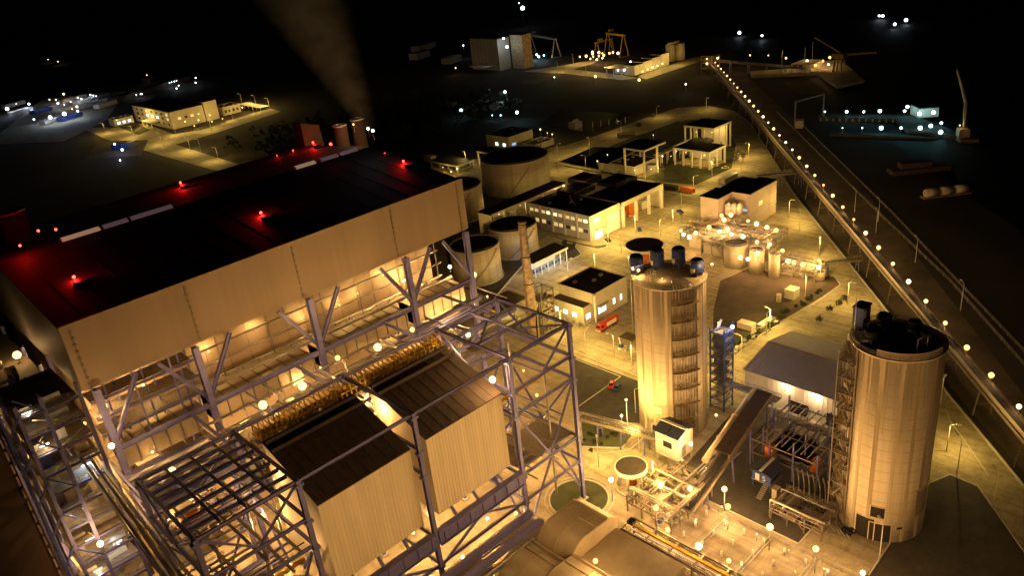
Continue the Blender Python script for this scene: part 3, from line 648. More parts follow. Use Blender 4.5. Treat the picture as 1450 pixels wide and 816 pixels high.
for i in range(34):
    y = 128+rnd.random()*48; z = rnd.choice((16,19,24,27,33,36,39,43,48)); x0 = rnd.uniform(30,38); x1 = rnd.uniform(42,50)
    run('frame_pipe','thin pipe or beam crossing the crowded left bay',[((x0,y,z),(x1,y,z))],rnd.choice(('steel','pipe','steel','steelb','duct')),'thin pipes in the left bay',rnd.uniform(.14,.34))
for i in range(26):
    x = 52+rnd.random()*86; z = rnd.choice((41.5,47,49,51.5,53)); y0 = rnd.uniform(154,162); y1 = rnd.uniform(168,178)
    run('frame_pipe','thin pipe running back between filter boxes and boiler wall',[((x,y0,z),(x,y1,z))],rnd.choice(('steel','pipe','steel','steelb')),'thin pipes behind the filter boxes',rnd.uniform(.14,.3))
for i in range(16):
    x = 110+rnd.random()*18; z = rnd.choice((10,17,24,28,33,43)); 
    run('frame_pipe','thin pipe running back through the open right bay',[((x,rnd.uniform(127,135),z),(x,rnd.uniform(140,152),z))],rnd.choice(('steel','pipe','steelb')),'thin pipes in the right bay',rnd.uniform(.14,.3))
for k in range(26):
    z = 3+k*2.9; t_ = [o for o in COL.objects if o.name == 'stair_tower'][0]
    if z < 73: MB().tube((16.6+rnd.random()*9,165.6,z), (18+rnd.random()*9,165.6,z+2), .12, 6).build('pipe', 'pipe', t_)
# ================================================================== SILOS
def silo(cx, cy, R, h, label, pa, lit):
    t = thing('silo', label, 'silo', (cx,cy,0))
    MB().cyl(cx, cy, 0, h, R, 96).build('shell', 'silo', t)
    mb = MB()
    for k in range(16):
        a = k*2*PI/16+.12; c, s = math.cos(a), math.sin(a); mb.ring(cx, cy, .05, h-.3, R-.1, R+.03, 1, a-.035-.02*(k%3), a+.03+.015*(k%2))
    mb.build('shell_ribs', 'stain', t, kind='stuff')
    mb = MB()
    for k in range(1, 17): mb.ring(cx, cy, k*3.05-.05, k*3.05+.03, R-.05, R+.035, 96)
    mb.build('pour_joints', 'stain', t, kind='stuff')
    MB().ring(cx, cy, h, h+.35, R-1, R+.35, 72).build('rim', 'silo', t)
    MB().cyl(cx, cy, h-.2, h+.12, R-1, 48).build('top_deck', 'concrete' if lit else 'black', t)  # unlit top: its shade is put into a black deck and darker handrail
    mb = MB(); N = 30
    pts = [(cx+(R+.1)*math.cos(2*PI*k/N), cy+(R+.1)*math.sin(2*PI*k/N), h+.35) for k in range(N+1)]
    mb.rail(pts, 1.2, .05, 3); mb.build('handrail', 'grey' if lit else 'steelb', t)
    mb = MB()
    for k in range(34):
        a = k*2*PI/34+rnd.uniform(-.06,.06); wd = rnd.uniform(.006,.028); mb.ring(cx, cy, h-rnd.choice((2,4,7,12,20)), h-.02, R-.1, R+.022, 1, a-wd, a+wd)
    mb.build('rim_stains', 'stain', t, kind='stuff')
    # bank of conveying pipes climbing the wall
    n = 8; MB().ring(cx, cy, .5, h-.6, R+.01, R+.14, 10, pa-.37, pa+.37).build('pipe_backing', 'stack', t)
    for k in range(n):
        a = pa+(k-(n-1)/2)*.85/R; c, s = math.cos(a), math.sin(a); r1 = R+.55
        P_ = lambda r, z: (cx+r*c, cy+r*s, z)
        MB().poly([P_(r1,3), P_(r1,h+.2), P_(R+.1,h+1.1), P_(R-1.2,h+1.35), P_(R-4.6,h+1.35)], .17, 6).build('conveying_pipe', 'pipe', t)
    wa = (n+1)*.85/2/R
    for k in range(1, 9):
        z = 2+k*(h-4)/8.4
        MB().ring(cx, cy, z, z+.14, R+.1, R+1.75, 10, pa-wa, pa+wa).build('pipe_platform', 'stack', t)
        mb = MB(); pp = [(cx+(R+1.7)*math.cos(pa-wa+2*wa*j/6), cy+(R+1.7)*math.sin(pa-wa+2*wa*j/6), z+.14) for j in range(7)]
        mb.rail(pp, 1.1, .05, 1.5); mb.build('platform_rail', 'stack', t)
        mb = MB()
        for j in range(n):
            a = pa+(j-(n-1)/2)*.85/R
            mb.obox((cx+(R+.85)*math.cos(a), cy+(R+.85)*math.sin(a), z+.5+(j*7%3)*.2), (.35,.35,.9), a)
        mb.build('valve_row', 'stack', t, kind='stuff')
    for s_ in (-1, 1):
        a = pa+s_*wa; MB().beam((cx+(R+.25)*math.cos(a),cy+(R+.25)*math.sin(a),1), (cx+(R+.25)*math.cos(a),cy+(R+.25)*math.sin(a),h), .3, .4).build('guide_rail', 'steelb', t)
    return t
A1 = math.radians(-122)
silo1 = silo(176, 128.4, 10.6, 51, 'pale concrete silo with lit deck of blue filter drums on top', A1, True)
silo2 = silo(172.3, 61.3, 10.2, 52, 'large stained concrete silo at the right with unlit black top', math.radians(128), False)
# openings of the right silo (recessed dark frames standing 5 cm proud)
def opening(silo_, cx, cy, R, am, wd, z0, z1, m, nm):
    f = MB().ring(cx, cy, z0, z1, R-.3, R+.06, 8, am-wd/2/R, am+wd/2/R).build(nm, m, silo_)
    mb = MB(); mb.ring(cx, cy, z1+.001, z1+.2, R-.2, R+.16, 8, am-wd/2/R-.02, am+wd/2/R+.02)
    for s in (-1,1): mb.ring(cx, cy, z0, z1, R-.2, R+.16, 2, am+s*(wd/2/R+.012)-.012, am+s*(wd/2/R+.012)+.012)
    mb.build('opening_frame', 'silo', f)
D = math.radians
opening(silo2, 172.3, 61.3, 10.25, D(-178), 4.4, .1, 6.6, 'dark', 'doorway')
opening(silo2, 172.3, 61.3, 10.25, D(-158), 4.8, .1, 5.6, 'dark', 'doorway')
opening(silo2, 172.3, 61.3, 10.25, D(-163), 3.2, 7.4, 10.6, 'dark', 'window')
opening(silo2, 172.3, 61.3, 10.25, D(-100), 4.5, 7, 15, 'grate', 'louvre')
opening(silo2, 172.3, 61.3, 10.25, D(-133), 1.5, 4.2, 5, 'black', 'hatch')
opening(silo1, 176, 128.4, 10.65, D(-172), 3.2, .1, 4.4, 'dark', 'doorway')
opening(silo1, 176, 128.4, 10.65, D(-168), 2.2, 9, 11.5, 'white', 'wall_panel')
MB().ring(172.3, 61.3, 52.4, 54.1, 9.9, 10.1, 22, D(176), D(264)).build('parapet_sheet', 'pink', silo2)
# drums and boxes on the silo tops
def drum(loc, r, h, label, m='bluepaint'):
    x, y, z = loc; t = thing('filter_drum', label, 'filter drum', loc)
    MB().cyl(x,y,z+1.2,z+h,r,20).build('shell', m, t); MB().cyl(x,y,z+h,z+h+.5,r*1.02,20,r*.8).build('lid', 'black', t)
    mb = MB()
    for k in (.3,.62,.9): mb.ring(x,y,z+h*k,z+h*k+.15,r,r+.12,24)
    mb.build('hoop', m, t)
    for k in range(4): MB().beam((x+r*.8*math.cos(k*PI/2+.6),y+r*.8*math.sin(k*PI/2+.6),z),(x+r*.8*math.cos(k*PI/2+.6),y+r*.8*math.sin(k*PI/2+.6),z+1.3),.25).build('leg', 'steel', t)
    MB().box((x-r-.7,y-.5,z+h*.35), (x-r+.05,y+.5,z+h*.6)).build('control_box', 'grey', t)
    return t
drum((172.0,137.2,51.2),2.0,5.4,'blue drum at the left end of the silo deck'); drum((178.2,134.2,51.2),2.0,5.8,'blue drum in the middle of the silo deck'); drum((182.8,129.8,51.2),2.0,5.6,'blue drum at the far right of the silo deck')
drum((180.2,121.6,51.2),1.9,4.6,'short blue drum at the front right of the silo deck')
for x, y, r, h, l in ((168,66,1.6,2.6,'unlit drum at the left of the black silo top'),(176.5,66.5,1.7,3,'unlit drum at the back of the black silo top'),(177.8,60,1.6,2.6,'unlit drum at the right of the black silo top'),(174,55.6,1.4,2.4,'short unlit drum at the front of the black silo top')): drum((x,y,52.2),r,h,l,'blueroof')  # same drums as the lit deck, shade put into a darker blue
t = thing('lift_cabin', 'blue cabin with white pole above the dark silo top', 'cabin', (172,70.2,52))
MB().box((170.6,69,54), (174.4,71.6,58.5)).build('cabin_body', 'bluepaint', t); MB().box((170.4,68.8,58.51), (174.6,71.8,58.8)).build('roof', 'blueroof', t)
for x, y in ((170.8,69.2),(174.2,69.2),(170.8,71.4),(174.2,71.4)): MB().beam((x,y,52.2),(x,y,55),.25).build('leg', 'steel', t)
MB().tube((169.3,70.4,52.3),(169.3,70.4,62.5),.1,6).build('pole', 'white', t); MB().box((171,68.95,56),(171.9,68.999,58)).build('door', 'white', t)
t = thing('deck_hoop', 'small grey pipe frame standing on the black silo top', 'pipe frame', (169,55,52.4))
MB().poly([(168,55.5,52.3),(168,55.5,56),(171,54.5,56),(171,54.5,52.3)],.15).build('hoop', 'grey', t)
t = thing('deck_cage', 'round pale cage at the left edge of the lit silo deck', 'cage', (170.5,131,51.4))
mb = MB()
for k in range(10): mb.poly([(170.5+1.6*math.cos(k*PI/5),131+1.6*math.sin(k*PI/5),51.3),(170.5+1.6*math.cos(k*PI/5),131+1.6*math.sin(k*PI/5),53.6),(170.5+.5*math.cos(k*PI/5),131+.5*math.sin(k*PI/5),54.6)],.07,4)
mb.build('bars', 'pipe', t); MB().ring(170.5,131,53.4,53.6,1.5,1.7,16).build('hoop', 'pipe', t)
for p, l, w in (((170.8, 135.6, 53),'lamp on the left rim of the lit silo',4200),((179.9, 116.4, 56),'lamp on the right rim of the lit silo',6000),((171.9, 127.9, 51.9),'tiny lamp on the lit silo deck',500)): lamp(p, w, l, None, SOD, 'bulb', .42 if w > 1000 else .18, 1.6)
lamp((211.6, 171.9, 34), 7000, 'lamp on a tall mast left of the lit silo top', None, SOD, 'bulb', .5, 33, 'mast_lamp')
lamp((160,134,14), 9000, 'lamp washing the lower left wall of the lit silo', None, SODY, 'bulb', .4, 13.8, 'mast_lamp')
# lattice stair tower with white lamp
t = thing('lattice_tower', 'blue lattice stair tower beside the lit silo under a white lamp', 'lattice tower', (191.5,120.5,0))
for x in (189,194):
    for y in (118,123): MB().beam((x,y,0),(x,y,29.5),.4).build('column', 'bluepaint', t)
for k in range(10):
    z = 1+k*3
    for p, q in (((189,118),(194,118)),((194,118),(194,123)),((194,123),(189,123)),((189,123),(189,118))): MB().beam((*p,z),(*q,z),.28).build('beam', 'bluepaint', t)
    MB().beam((189,118,z),(194,118,z+3) if k % 2 else (194,118,z),.2).build('brace', 'bluepaint', t); MB().beam((189,123,z),(189,118,z+3),.2).build('brace', 'bluepaint', t)
    MB().box((189.3,118.3,z+.15),(193.7,122.7,z+.25)).build('landing', 'grate', t)
    mb = MB(); mb.beam((190,119+(k%2)*2.5,z+.2),(193,119+(k%2)*2.5,z+3.1),.9,.15); mb.build('stair_flight', 'steel', t)
    MB().rail([(189.2,117.9,z+.2),(193.8,117.9,z+.2)],1.1,.05,1.3).build('handrail','grey',t)
lamp((190.8, 116.3, 31), 3600, 'cold white lamp on the blue lattice tower', None, (.6,.75,1), 'bulbw', .5, 2)
lamp((190.8, 121.3, 31), 1200, 'small warm lamp beside the white tower lamp', None, SOD, 'bulb', .25, 1.2)
t = thing('tower_bridge', 'steel footbridge from the lattice tower toward the inclined gallery', 'footbridge', (191,112,11))
MB().box((188.5,100,10.8),(192,118,11)).build('deck','grate',t); MB().rail([(188.5,100,11),(188.5,118,11)],1.2,.06).build('handrail','steel',t); MB().rail([(192,100,11),(192,118,11)],1.2,.06).build('handrail','steel',t)
for y in (102,110): MB().beam((190.2,y,0),(190.2,y,10.8),.5).build('leg','steel',t)

# ================================================================== TRANSFER HOUSE, GALLERIES, CABIN
t = thing('transfer_house', 'pale box house with dark gabled roof at the foot of the silo', 'transfer house', (160,117,0))
for s, a, b in (('wall',(156.6,112.9,2.5),(164.2,113.1,10.4)),('wall',(156.6,113.11,2.5),(156.8,120.8,10.4)),('wall',(164.0,113.11,2.5),(164.2,120.8,10.4)),('wall',(156.81,120.6,2.5),(163.99,120.8,10.4))): MB().box(a,b).build(s,'white',t)
MB().profy([(156.6,10.41),(160.4,11.7),(164.2,10.41)],112.92,113.1).build('gable','white',t); MB().profy([(156.6,10.41),(160.4,11.7),(164.2,10.41)],120.6,120.78).build('gable','white',t)
for q in ((156.2,10.3,160.35,11.8),(160.45,11.8,164.6,10.3)):
    for y0,y1 in ((112.5,116.6),(116.9,121.2)): MB().profy([(q[0],q[1]),(q[2],q[3]),(q[2],q[3]+.25),(q[0],q[1]+.25)],y0,y1).build('roof_panel','blueroof',t)
MB().box((159.9,112.4,11.9),(160.9,121.3,12.2)).build('ridge_cap','white',t)
for x in (157,163.8):
    for y in (113.3,120.4): MB().box((x-.3,y-.3,0),(x+.3,y+.3,2.5)).build('leg','concrete',t)
MB().box((158.5,112.8,3),(160.5,112.899,6.5)).build('door','grey',t); MB().box((156.5,115,6),(156.599,118,8)).build('window','dark',t)
MB().box((156.7,113,2.2),(164.1,120.7,2.499)).build('floor','concrete',t)
lamp((157, 108.7, 10.5), 6500, 'glaring lamp on the corner of the transfer house', None, SOD, 'bulb', .5, 1.5)
lamp((154.8, 110.2, 5.5), 2600, 'lamp low on the wall of the transfer house', None, SOD, 'bulb', .4, 1.2)
def gallery(name, label, p, q, w, h, legs, roof, belt=True):
    t = thing(name, label, 'conveyor', p); P, Q = Vector(p), Vector(q); d = (Q-P); L = d.length; d.normalize()
    s = Vector((d.y,-d.x,0)).normalized(); up = s.cross(d)*-1
    if up.z < 0: up = -up
    MB().beam(P,Q,w,.4).build('floor','grate',t)
    for k in (-1,1):
        MB().hbeam(P+s*(k*w/2)+up*.1,Q+s*(k*w/2)+up*.1,.35,1.1).build('girder','steelb',t)
        if not roof: MB().rail([tuple(P+s*(k*w/2)+up*.6),tuple(Q+s*(k*w/2)+up*.6)],1.1,.05,2.5).build('handrail','grey',t)
    MB().beam(P+up*.6,Q+up*.6,w*.5,.25).build('belt','rubber',t)
    if roof:
        a, b = P.lerp(Q,roof[0]), P.lerp(Q,roof[1])
        MB().beam(a+up*h,b+up*h,w+.8,.2).build('roof','blueroof' if roof[2] else 'bagroof',t)
        for k in (-1,1): MB().beam(a+s*(k*(w/2+.15))+up*(h*.72),b+s*(k*(w/2+.15))+up*(h*.72),.1,h*.5).build('side_sheet','steelb',t)
        mb = MB(); n = int((b-a).length/3)
        for i in range(n+1):
            c = a.lerp(b,i/n)
            for k in (-1,1): mb.beam(c+s*(k*w/2),c+s*(k*w/2)+up*h,.15)
        mb.build('posts','steelb',t)
    for f in legs:
        c = P.lerp(Q,f)
        for k in (-1,1): MB().hbeam(c+s*(k*w/2)-up*.3,Vector((c.x+s.x*k*(w/2+.8),c.y+s.y*k*(w/2+.8),0)),.35).build('leg','steel',t)
        MB().beam(c+s*(-w/2)-up*3*min(1,c.z/5),c+s*(w/2)-up*1,.2).build('brace','steel',t)
    return t
gallery('inclined_gallery','roofed conveyor gallery climbing beside the silo past the transfer house',(140,98.3,3.5),(186,101.5,14.5),3.8,2.6,(.15,.45,.7,.9),(.42,.97,False))
gallery('belt_bridge','level belt bridge running from the frame to the transfer house',(152.4, 146.6, 6.5),(158.2,120.8,6.5),2.2,2,(.25,.55,.85),None)
lamp((158.1, 134.6, 9), 4200, 'lamp on the level belt bridge by the car park', None, SOD, 'bulb', .45, 2.4)
lamp((157.4, 134.7, 7.5), 5, 'unlit stub lamp on the belt bridge', None, SOD, 'bulb', .1, 1) if False else None
run('transfer_pipe','big beige pipe running beside the roofed gallery',[((156,103.5,7.5),(184,106,13.5))],'duct',None,1.0)
bend('short beige pipe head dropping at the upper end of the gallery',[(184,106,13.5),(187,106.2,13.5),(187,106.2,6)],.9,'duct')
lamp((170.3, 108.9, 13), 2600, 'lamp over the upper end of the beige pipe', None, SOD, 'bulb', .36, 2.5)
t = thing('control_cabin', 'dark blue roofed cabin on stilts marked with a number five', 'cabin', (165.5,90,0))
MB().box((162.6,86.8,2.6),(168.6,92.8,2.8)).build('floor','grate',t)
for a,b in (((162.8,87,2.81),(163,92.6,5.5)),((168.2,87,2.81),(168.4,92.6,5.5)),((163.01,92.4,2.81),(168.19,92.6,5.5)),((163.01,87,2.81),(168.19,87.2,5.5))): MB().box(a,b).build('wall','bluepaint',t)
MB().profx([(86.3,5.4),(89.8,6.5),(93.3,5.4),(93.3,5.65),(89.8,6.75),(86.3,5.65)],162.2,169.2).build('roof','blueroof',t)
MB().box((162.1,89.4,6.76),(169.3,90.2,6.95)).build('ridge_cap','white',t)
MB().box((162.7,90.4,2.9),(162.799,91.6,5)).build('door','white',t); MB().box((164.2,86.9,3.6),(166.9,86.999,5)).build('window','dark',t)
for x in (163,168.2):
    for y in (87.2,92.4): MB().beam((x,y,0),(x,y,2.6),.3).build('leg','bluepaint',t)
fc = bpy.data.curves.new('number_five','FONT'); fc.body = '5'; fc.size = 2.3; fc.extrude = .03
ft = bpy.data.objects.new('font_shape', fc); fm = bpy.data.meshes.new_from_object(ft); bpy.data.objects.remove(ft)
fo = bpy.data.objects.new('number_five', fm); COL.objects.link(fo); fm.materials.clear(); fm.materials.append(M['white']); fo.parent = t
fo.location = (162.74-165.5, 89.6-90, 3.3); fo.rotation_euler = (PI/2, 0, -PI/2)
mb = MB()
for k in range(8): mb.box((158.6+k*.5,87.4,.3+k*.3),(159.1+k*.5,89,.4+k*.3))
mb.build('stairs','grey',t)
t = thing('pale_duct_stub', 'pale upright duct stub below the blue cabin', 'duct', (160.5,84.5,0))
MB().box((159.8,83.6,0),(161.6,85,4.5)).build('duct_body','duct',t); MB().box((159.6,83.4,4.51),(161.8,85.2,4.8)).build('flange','duct',t)
# curved hoses between cabin and right silo
for k in range(8):
    y0 = 82-k*1.5; t = thing('hose', 'curved grey conveying hose arching toward the right silo', 'hose', (166,y0,0), 'curved hoses by the right silo')
    pts = [(160-k*.2,y0-9,.5),(164-k*.1,y0-3,.6),(165.5,y0-1,1.0),(166,y0,2.5)]+[(166.2+3.2*(1-math.cos(a)),y0+2.2*(1-math.cos(a)),2.5+3.4*math.sin(a)) for a in (.4,.8,1.2,1.6,2.0)]+[(173,y0+4,2.5)]
    MB().poly(pts,.16,6).build('hose_body','grey',t); MB().box((165.4,y0-1.6,.3),(166.6,y0-.5,1.5)).build('valve','duct',t)
# dark process yard
t = thing('process_steelwork', 'dim steel structure crowded between the gallery and silver roofed hall', 'steel structure', (178,95,0))
for x in (171,178,185,193):
    for y in (78,85,92,98): MB().hbeam((x,y,0),(x,y,10+(x*y)%4),.4).build('column','steel',t)
for z in (4.5,9):
    for y in (78,85,92,98): MB().hbeam((171,y,z),(193,y,z),.3,.4).build('beam','steelb',t)
    for x in (171,178,185,193): MB().hbeam((x,78,z),(x,98,z),.3,.4).build('beam','steelb',t)
for k in range(9): MB().box((172+rnd.random()*14,79+rnd.random()*14,4.7),(176+rnd.random()*14,83+rnd.random()*14,4.8)).build('grating','grate',t)
for k in range(10): MB().tube((171,79+k*1.9,9.5+k%3*.4),(193,79+k*1.9,9.5+k%3*.4),.2,6).build('pipe','steelb',t)
cabinet((173.5,93,3),'orange machine box standing upright beside the gallery trestle','orange',(2.6,2.4,4.2)); cabinet((177,81,2),'orange machine box close to the right silo','orange',(3,2.4,3.2))
for i,p in enumerate(((184.3, 95.5, 4),(181.7, 87, 4),(177.8, 84.6, 4),(189.2, 82.6, 6),(189.9, 96, 5),(156.8, 102.8, 5),(158.6, 104.7, 3))): lamp(p, 350, 'dim lamp among the dark steel by the gallery', 'dim lamps in the process yard', (1,.7,.35), 'bulb', .2, 1.5)
run('yard_pipe','bundle of pale parallel pipes under the inclined gallery',[((146,107-k*1.1,2.2),(172,107-k*1.1,2.2)) for k in range(6)],'pipe',None,.2)
# silver roofed hall
t = thing('metal_hall', 'grey metal roofed hall with two glaring wall lamps behind the right silo', 'hall', (217,95,0))
MB().box((201.6,68,0),(201.9,118.2,10)).build('front_wall','white',t); MB().box((232.2,68,0),(232.5,118.2,10)).build('back_wall','white',t)
for y in (68,118): MB().profy([(201.91,0),(201.91,9.95),(217,12.9),(232.19,9.95),(232.19,0)],y,y+.2).build('gable_wall','white',t)
for xa,za,xb,zb in ((201,9.95,217,13.05),(217.02,13.05,233.1,9.95)):
    MB().profy([(xa,za),(xb,zb),(xb,zb+.2),(xa,za+.2)],67.5,118.6).build('roof','metalroof',t)
mb = MB()
for k in range(42):
    y = 68+k*1.2; mb.add([(201,y,10.152),(217,y,13.252),(217,y+.12,13.252),(201,y+.12,10.152),(201,y+.06,10.27),(217,y+.06,13.37)],[(0,1,5,4),(4,5,2,3),(0,4,3),(1,2,5)])
mb.build('roof_ribs','metalroof',t,kind='stuff'); MB().box((216.7,67.4,13.2),(217.3,118.7,13.42)).build('ridge_cap','pipe',t)
mb = MB()
for k in range(33): mb.box((201.5,69+k*1.5,0),(201.599,69.2+k*1.5,9.9))
mb.build('wall_ribs','white',t,kind='stuff')
for y0 in (72,84,96,108): MB().box((201.4,y0,.1),(201.59,y0+6,4.4)).build('opening','dark',t)
lamp((200.4,103.6,8.8), 3200, 'left wall lamp on the grey metal roofed hall', None, (1,.66,.36), 'bulb', .45, 1.2, 'wall_lamp'); lamp((200.4,93.6,8.8), 3200, 'right wall lamp on the grey metal roofed hall', None, (1,.66,.36), 'bulb', .45, 1.2, 'wall_lamp')
t = thing('hall_balcony', 'dark stepped balconies climbing the left flank of the right silo', 'balconies', (165,72,0))
for k in range(11):
    z = 4+k*4.4; MB().box((162.6,66.4,z),(165.6,70.8,z+.15)).build('landing','grate',t); MB().rail([(162.6,66.4,z+.15),(162.6,70.8,z+.15),(165.6,70.8,z+.15)],1.1,.05,1.5).build('handrail','steelb',t)
    MB().beam((162.9,67+(k%2)*3,z),(165.2,70-(k%2)*3,z+4.4),.8,.15).build('stair_flight','steelb',t)
for x,y in ((162.6,66.4),(162.6,70.8),(165.6,70.8)): MB().beam((x,y,0),(x,y,51),.25).build('column','steelb',t)

# round canopy, gas ducts, pipe bridge, vent yard
def canopy(x, y, r, z, label, legs=6, m='concrete'):
    t = thing('round_canopy', label, 'canopy', (x,y,0))
    MB().cyl(x,y,z-.5,z,r,40).build('roof_slab','bagroof',t); MB().ring(x,y,z-1.1,z+.12,r-.01+.02,r+.35,40).build('rim','white',t)
    for k in range(legs): MB().cyl(x+(r-.7)*math.cos(k*2*PI/legs+.4),y+(r-.7)*math.sin(k*2*PI/legs+.4),0,z-.5,.4,10).build('leg','white',t)
    MB().cyl(x,y,0,z-2.5,r*.35,12,r*.2).build('machine','orange',t)
    return t
canopy(143.3,119.6,4.4,6,'small round canopy on white legs near the grass circle')
canopy(267,208,8.3,12,'dark round canopy roof behind the top of the lit silo',8)
t = thing('well_ring', 'round concrete kerb around the small canopy machines', 'kerb ring', (143.3,117,0)); MB().ring(143.3,118,.03,.6,5.8,6.2,36).build('ring_wall','kerb',t)
def gasduct(x0, x1, y0, y1, label, zt):
    t = thing('gas_duct', label, 'duct', ((x0+x1)/2,(y0+y1)/2,0)); rr = 5.5
    arc = [(x0+rr-rr*math.cos(k*PI/20), zt-rr+rr*math.sin(k*PI/20)) for k in range(11)]
    def prof(e): return [(x0-e,0)]+[(p[0]-e*math.cos(i*PI/20), p[1]+e*math.sin(i*PI/20)) for i, p in enumerate(arc)]+[(x1-3,zt-.6+e),(x1,zt-2.4+e),(x1,0)]
    MB().profy(prof(0)[::-1],y0,y1).build('duct_body','duct',t)
    for y in (y0+.1,(y0+y1)/2,y1-.4): MB().profy(prof(.22)[::-1],y,y+.3).build('stiffener','duct',t)
    for k in (.35,.7): x = x0+rr+(x1-x0-rr)*k; MB().box((x,y0+.2,zt-.9),(x+.25,y1-.2,zt+.12)).build('seam','duct',t)
    return t
gasduct(101.5,119,104.6,116.2,'broad tan gas duct with rounded end below the open frame',14.2); gasduct(90.5,104,90,104.5,'second tan gas duct with rounded end lying further left',13)
gasduct(88.5,101.3,104.8,117,'third tan gas duct rounded toward the blue girder',12.4)
t = thing('low_duct_house', 'low flat topped tan housing tucked before the rounded tan ducts', 'housing', (108,94,0))
MB().box((104.3,84,0),(118,104.4,9)).build('body','duct',t); MB().box((104.2,83.8,9.01),(118.2,104.4,9.3)).build('roof','duct',t)
lamp((100.7, 96, 16.5), 5200, 'lamp on top of the tan gas ducts', 'starry lamps on the steel frame', SOD, 'bulb', .62, 1.8)
t = thing('pipe_bridge', 'steel pipe bridge with yellow beam and red pipe over the yard', 'pipe bridge', (121,90,0))
for y in (104,97,90,83,76,69):
    for x in (119.5,124.5): MB().hbeam((x,y,0),(x,y,8.4),.4).build('column','steelb',t)
    MB().hbeam((119.5,y,8.4),(124.5,y,8.4),.35).build('beam','steelb',t); MB().hbeam((119.5,y,5.5),(124.5,y,5.5),.3).build('beam','steelb',t)
for x in (119.5,124.5):
    MB().hbeam((x,104,8.4),(x,66,8.4),.35,.5).build('beam','steelb',t)
    for k in range(5): MB().beam((x,104-k*7,8),(x,97-k*7,5.5),.2).build('brace','steelb',t)
MB().beam((122,104,8.9),(122,66,8.9),.7,.6).build('crane_beam','yellow',t); MB().tube((117.4,104,6.4),(117.4,66,6.4),.22,8).build('red_pipe','red',t)
for x in (120.4,121.2,123.2,123.8): MB().tube((x,104,5.9),(x,66,5.9),.2,6).build('pipe','pipe',t)
t = thing('hoist', 'small motor hoist at the near end of the yellow beam', 'hoist', (122,102.5,9.2)); MB().box((121.2,101.8,9.25),(122.8,103.4,10.2)).build('motor','black',t); MB().cyl(122,102,8,9.24,.3,8).build('drum','bluepaint',t)
t = thing('vent_yard', 'raised concrete slab dotted with short white posts and railings', 'slab', (139,75,0))
MB().box((130.6,38,.05),(146.8,98,.6)).build('slab','slab',t)
for a,b in (((147,98,.6),(147,38,.6)),((130.4,98,.6),(130.4,38,.6)),((130.4,98,.6),(147,98,.6))): MB().rail([a,b],1.3,.07,2.4).build('railing','grey',t)
for y in (90.5,89.6,78.4,77.5,66.2,65.3,54): MB().tube((130.6,y,1),(146.8,y,1),.16,6).build('pipe','pipe',t)
post = None
for i in range(3):
    for j in range(9):
        x, y = 133.5+i*5.2, 95-j*5.6
        if post is None: post = MB().cyl(x,y,.6,2.6,.28,8).build('vent_post','white',t); x0_, y0_ = x, y
        else: share('vent_post',post,t,(x-x0_,y-y0_,0))
for x, y, l in ((138.5,100.5,'blue pump set at the head of the slab'),(135,103,'second blue pump set near the pipe bridge'),(126,100,'pump set under the pipe bridge head')):
    t = thing('pump', l, 'pump', (x,y,0)); MB().box((x-1.6,y-.7,.03),(x+1.6,y+.7,.5)).build('base','kerb',t); MB().tube((x-1.4,y,1.2),(x+.2,y,1.2),.55,12).build('motor','bluepaint',t); MB().tube((x+.3,y,1.2),(x+1.2,y,1.2),.75,12).build('casing','pipe',t); MB().tube((x+.8,y,1.3),(x+.8,y,3),.25,8).build('outlet','pipe',t)
for x, y, l in ((112,98.5,'tan filter pot under the red pipe'),(114,88,'second tan filter pot under the red pipe')):
    vessel((x+7,y,0),1.4,3.2,l,'duct')
for p in ((133.2, 118.5, 8),(139.7, 106.7, 8),(143.3, 99.7, 8),(148.6, 92.5, 8),(131.5, 102.1, 8),(143.2, 88.1, 8),(124.9, 93.6, 10),(143, 76.2, 8),(124.9, 84.7, 10),(125.2, 76.7, 10),(143, 64.3, 8),(142.5, 52.9, 8)):
    lamp(p, 8200, 'starry yard lamp around the slab of white posts', 'starry yard lamps by the vent slab', SOD, 'bulb', .75, 7.4)
for p in ((146.2, 91.8, 4),(142.6, 87.8, 3),(143.8, 80.1, 3),(143.6, 71.3, 3),(143.2, 62.1, 3),(128.8, 105.1, 3),(139, 94.9, 3),(128.1, 92.6, 4),(132.3, 77.6, 3)): lamp(p, 350, 'small bollard light on the slab of white posts', 'bollard lights on the vent slab', (1,.75,.4), 'bulb', .18, 2.2, 'bollard_light')
lamp((124.5,106.5,5), 2600, 'lamp glaring between the pipe bridge and gas ducts', None, SOD, 'bulb', .4, 4)
t = thing('rubbish_heap', 'dark heap of hoses beside the right silo doorway', 'heap', (161.5, 64.2, 0))
x, y, z = (161.5, 64.2, 0)
for k in range(4): MB().ring(x+rnd.uniform(-.7,.7),y+rnd.uniform(-.7,.7),.05+k*.3,.32+k*.3,.7,1.2,16).build('hose_coil','rubber',t)

for p, l in (((70,62,50),'unseen yard mast lamp added to light the filter boxes'),((92,8,46),'unseen yard mast lamp added to light the right silo')): lamp(p, 110000 if p[0] < 80 else 46000, l, None, SOD, 'bulb', .6, p[2], 'mast_lamp')  # both masts stand out of view, added for even light on boxes and silo

